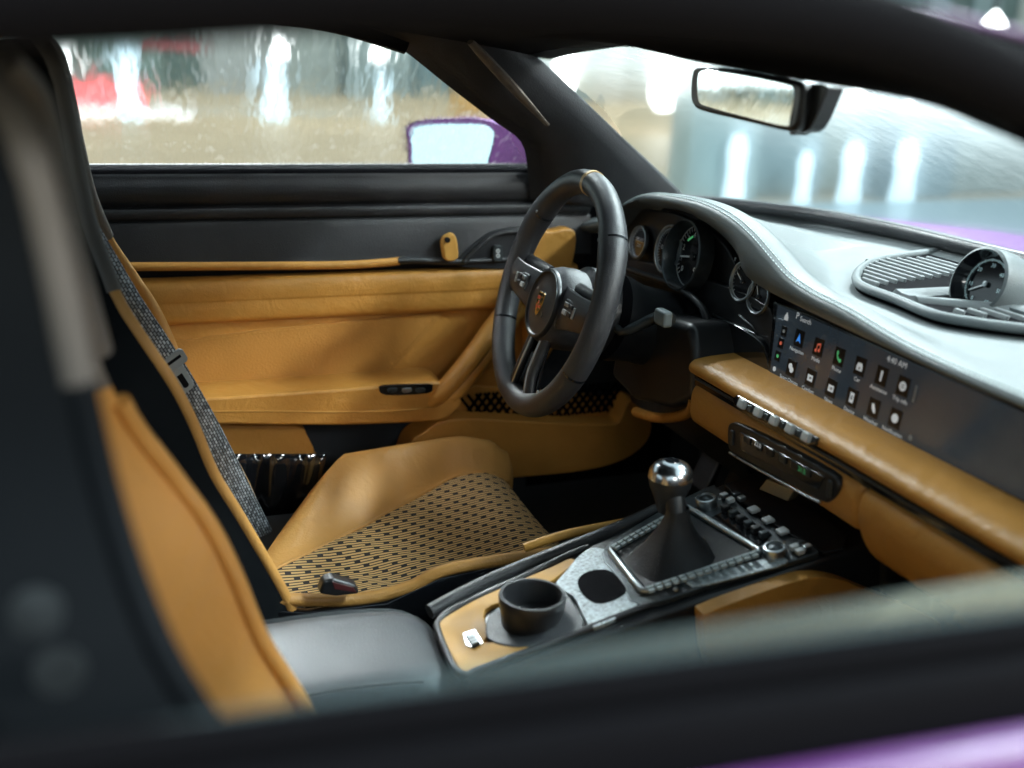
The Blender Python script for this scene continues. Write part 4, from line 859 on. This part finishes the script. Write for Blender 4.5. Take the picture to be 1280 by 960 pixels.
for a in ((706, 82, 12, 30, 74, 'large glowing drop lamp just ahead of the driver side windscreen pillar'), (832, 98, 11, 38, 82, 'largest glowing drop lamp, close beside the rear view mirror glass'), (1072, 122, 11, 22, 60, 'glowing drop lamp just past the black back of the rear view mirror'),
          (1136, 140, 11, 18, 46, 'smaller drop lamp one further from the rear view mirror, over the plinths'), (76, 74, 12, 15, 46, 'slim drop lamp beside the seat headrest, above the red display'), (350, 56, 12, 18, 40, 'drop lamp hanging above the wide column beyond the door window'),
          (474, 54, 12, 18, 52, 'drop lamp above the thin column, close to where the pillar meets the roof'), (1216, 168, 10, 16, 26, 'smallest drop lamp, hanging low over the last plinths'), (1243, 28, 9, 30, 30, 'round glowing lamp seen outside the car past the passenger side pillar')): pendant(*a)
def column(u, v0, v1, D, wpx, label, m):
    a = PY(u, v1, D); b = PY(u, v0, D); k = (a-CAM).dot(FW)/FPX; r = wpx*k/2
    o = lathe('display_column', V((a.x, a.y, max(0, min(a.z, .02)) if a.z < .3 else a.z)), (0, 0, 1), [(r*.9, 0), (r, .03), (r*.75, (b.z-a.z)*.45), (r*.9, (b.z-a.z)*.8), (r*.55, b.z-a.z), (0, b.z-a.z+.01)], m, None, 20, upv=(0, 1, 0))
    return tag(o, label, 'column', 'pale lit columns in the hall')
for a in ((915, 172, 262, 5.5, 30, 'pale blue lit column next to the windscreen pillar foot'), (1000, 192, 262, 5.4, 22, 'thinnest pale blue lit column, below the rear view mirror'), (1058, 178, 262, 5.3, 32, 'pale blue lit column in the middle of the plinths'), (1124, 178, 262, 5.3, 34, 'widest pale blue lit column, last of the row ahead of the dashboard'),
          (345, 100, 172, 12, 30, 'wide pale lit column at the middle of the door window'), (478, 110, 172, 12, 18, 'thin pale lit column near the door mirror'), (165, 85, 178, 12, 26, 'pale lit column standing before the red display panel')): column(*a, E_b)
def panel(name, u0, v0, u1, v1, D, m, label, cat, th=.25, group=None):
    a, b = PY(u0, v0, D), PY(u1, v1, D); z0 = max(.004, b.z)
    o = slab(name, [V((a.x, D, a.z)), V((b.x, D, a.z)), V((b.x, D, z0)), V((a.x, D, z0))], (0, th, 0), m, None, .03); return tag(o, label, cat, group)
panel('red_display', 70, 106, 186, 140, 12.5, E_r, 'glowing red display panel low in the blurred hall', 'display')
panel('red_sign', 175, 48, 252, 66, 14, mat('dull_red', (.45, .12, .13), .5), 'dull red sign high on the far hall side', 'sign')
panel('white_counter', -20, 140, 240, 178, 12.2, emis('counter_glow', (.9, .97, 1), .7), 'white counter with added glow on the hall floor', 'counter', .5)  # emission put into the counter to give a white glow region
panel('white_counter', 240, 150, 480, 170, 13, mat('pale_laminate', (.62, .66, .64), .4), 'long pale counter beside the bright white one', 'counter', .5)
panel('blue_display', 860, 150, 905, 210, 10.5, emis('blue_glow', (.25, .5, .85), .35), 'soft blue display panel behind the windscreen pillar', 'display', .1)
panel('blue_display', 1180, 150, 1300, 235, 11, emis('blue_glow2', (.25, .45, .6), .3), 'wide dim blue display panel ahead of the car', 'display', .1)
panel('orange_crate', 575, 118, 618, 150, 12, mat('orange_card', (.62, .38, .14), .6), 'orange box on the hall floor behind the door mirror', 'box')
panel('green_board', 930, 135, 1010, 190, 11.5, mat('dull_green', (.14, .26, .18), .6), 'dull green board below the rear view mirror', 'board', .1)

tint = [(.46, .62, .64), (.36, .52, .58), (.55, .66, .64), (.30, .46, .56), (.50, .64, .68), (.40, .56, .54)]
tn = ['sea green', 'slate blue', 'pale sage', 'deep blue', 'ice blue', 'moss grey']
for k in range(6):
    u0 = 868+82*k; panel('display_plinth', u0, 112+9*k, u0+(70 if k % 2 else 78), 252+9*k, 5.7+.2*(k % 3), mat('plinth_laminate', tuple(c*.62 for c in tint[k]), .4, var=.2, vscale=2), 'tall %s display plinth in the hall ahead of the windscreen' % tn[k], 'plinth', .3, 'display plinths ahead of the car')
o = slab('mirror_glow_panel', [V((-12.5, 14, .4)), V((-5.5, 14.8, .4)), V((-5.5, 14.8, 3.2)), V((-12.5, 14, 3.2))], (0, .2, 0), emis('glow_panel_white', (.9, 1, 1), 2), None, .02)  # unseen emitter added so the rear view mirror glass looks bright
tag(o, 'large glowing white panel added for the rear view mirror to reflect', 'screen')

o = slab('added_platform', [V((2.0, 2.7, .10)), V((9.5, 2.7, .10)), V((9.5, 5.0, .10)), V((2.6, 5.0, .10))], (0, 0, -.098), mat('white_platform', (.42, .52, .56), .3), None, .01)  # invented platform, put in to brighten the lower windscreen view
tag(o, 'low white platform added ahead of the bonnet to brighten the view', 'platform')

o = slab('mirror_glow_panel', [V((-12, -1.5, .3)), V((-12, 6.5, .3)), V((-12, 6.5, 2.6)), V((-12, -1.5, 2.6))], (-.2, 0, 0), emis('glow_panel_cyan', (.68, .93, 1), .42), None, .02)  # unseen emitter added so the door mirror glass turns pale cyan
tag(o, 'pale cyan glowing panel added behind the car for the door mirror to reflect', 'screen')
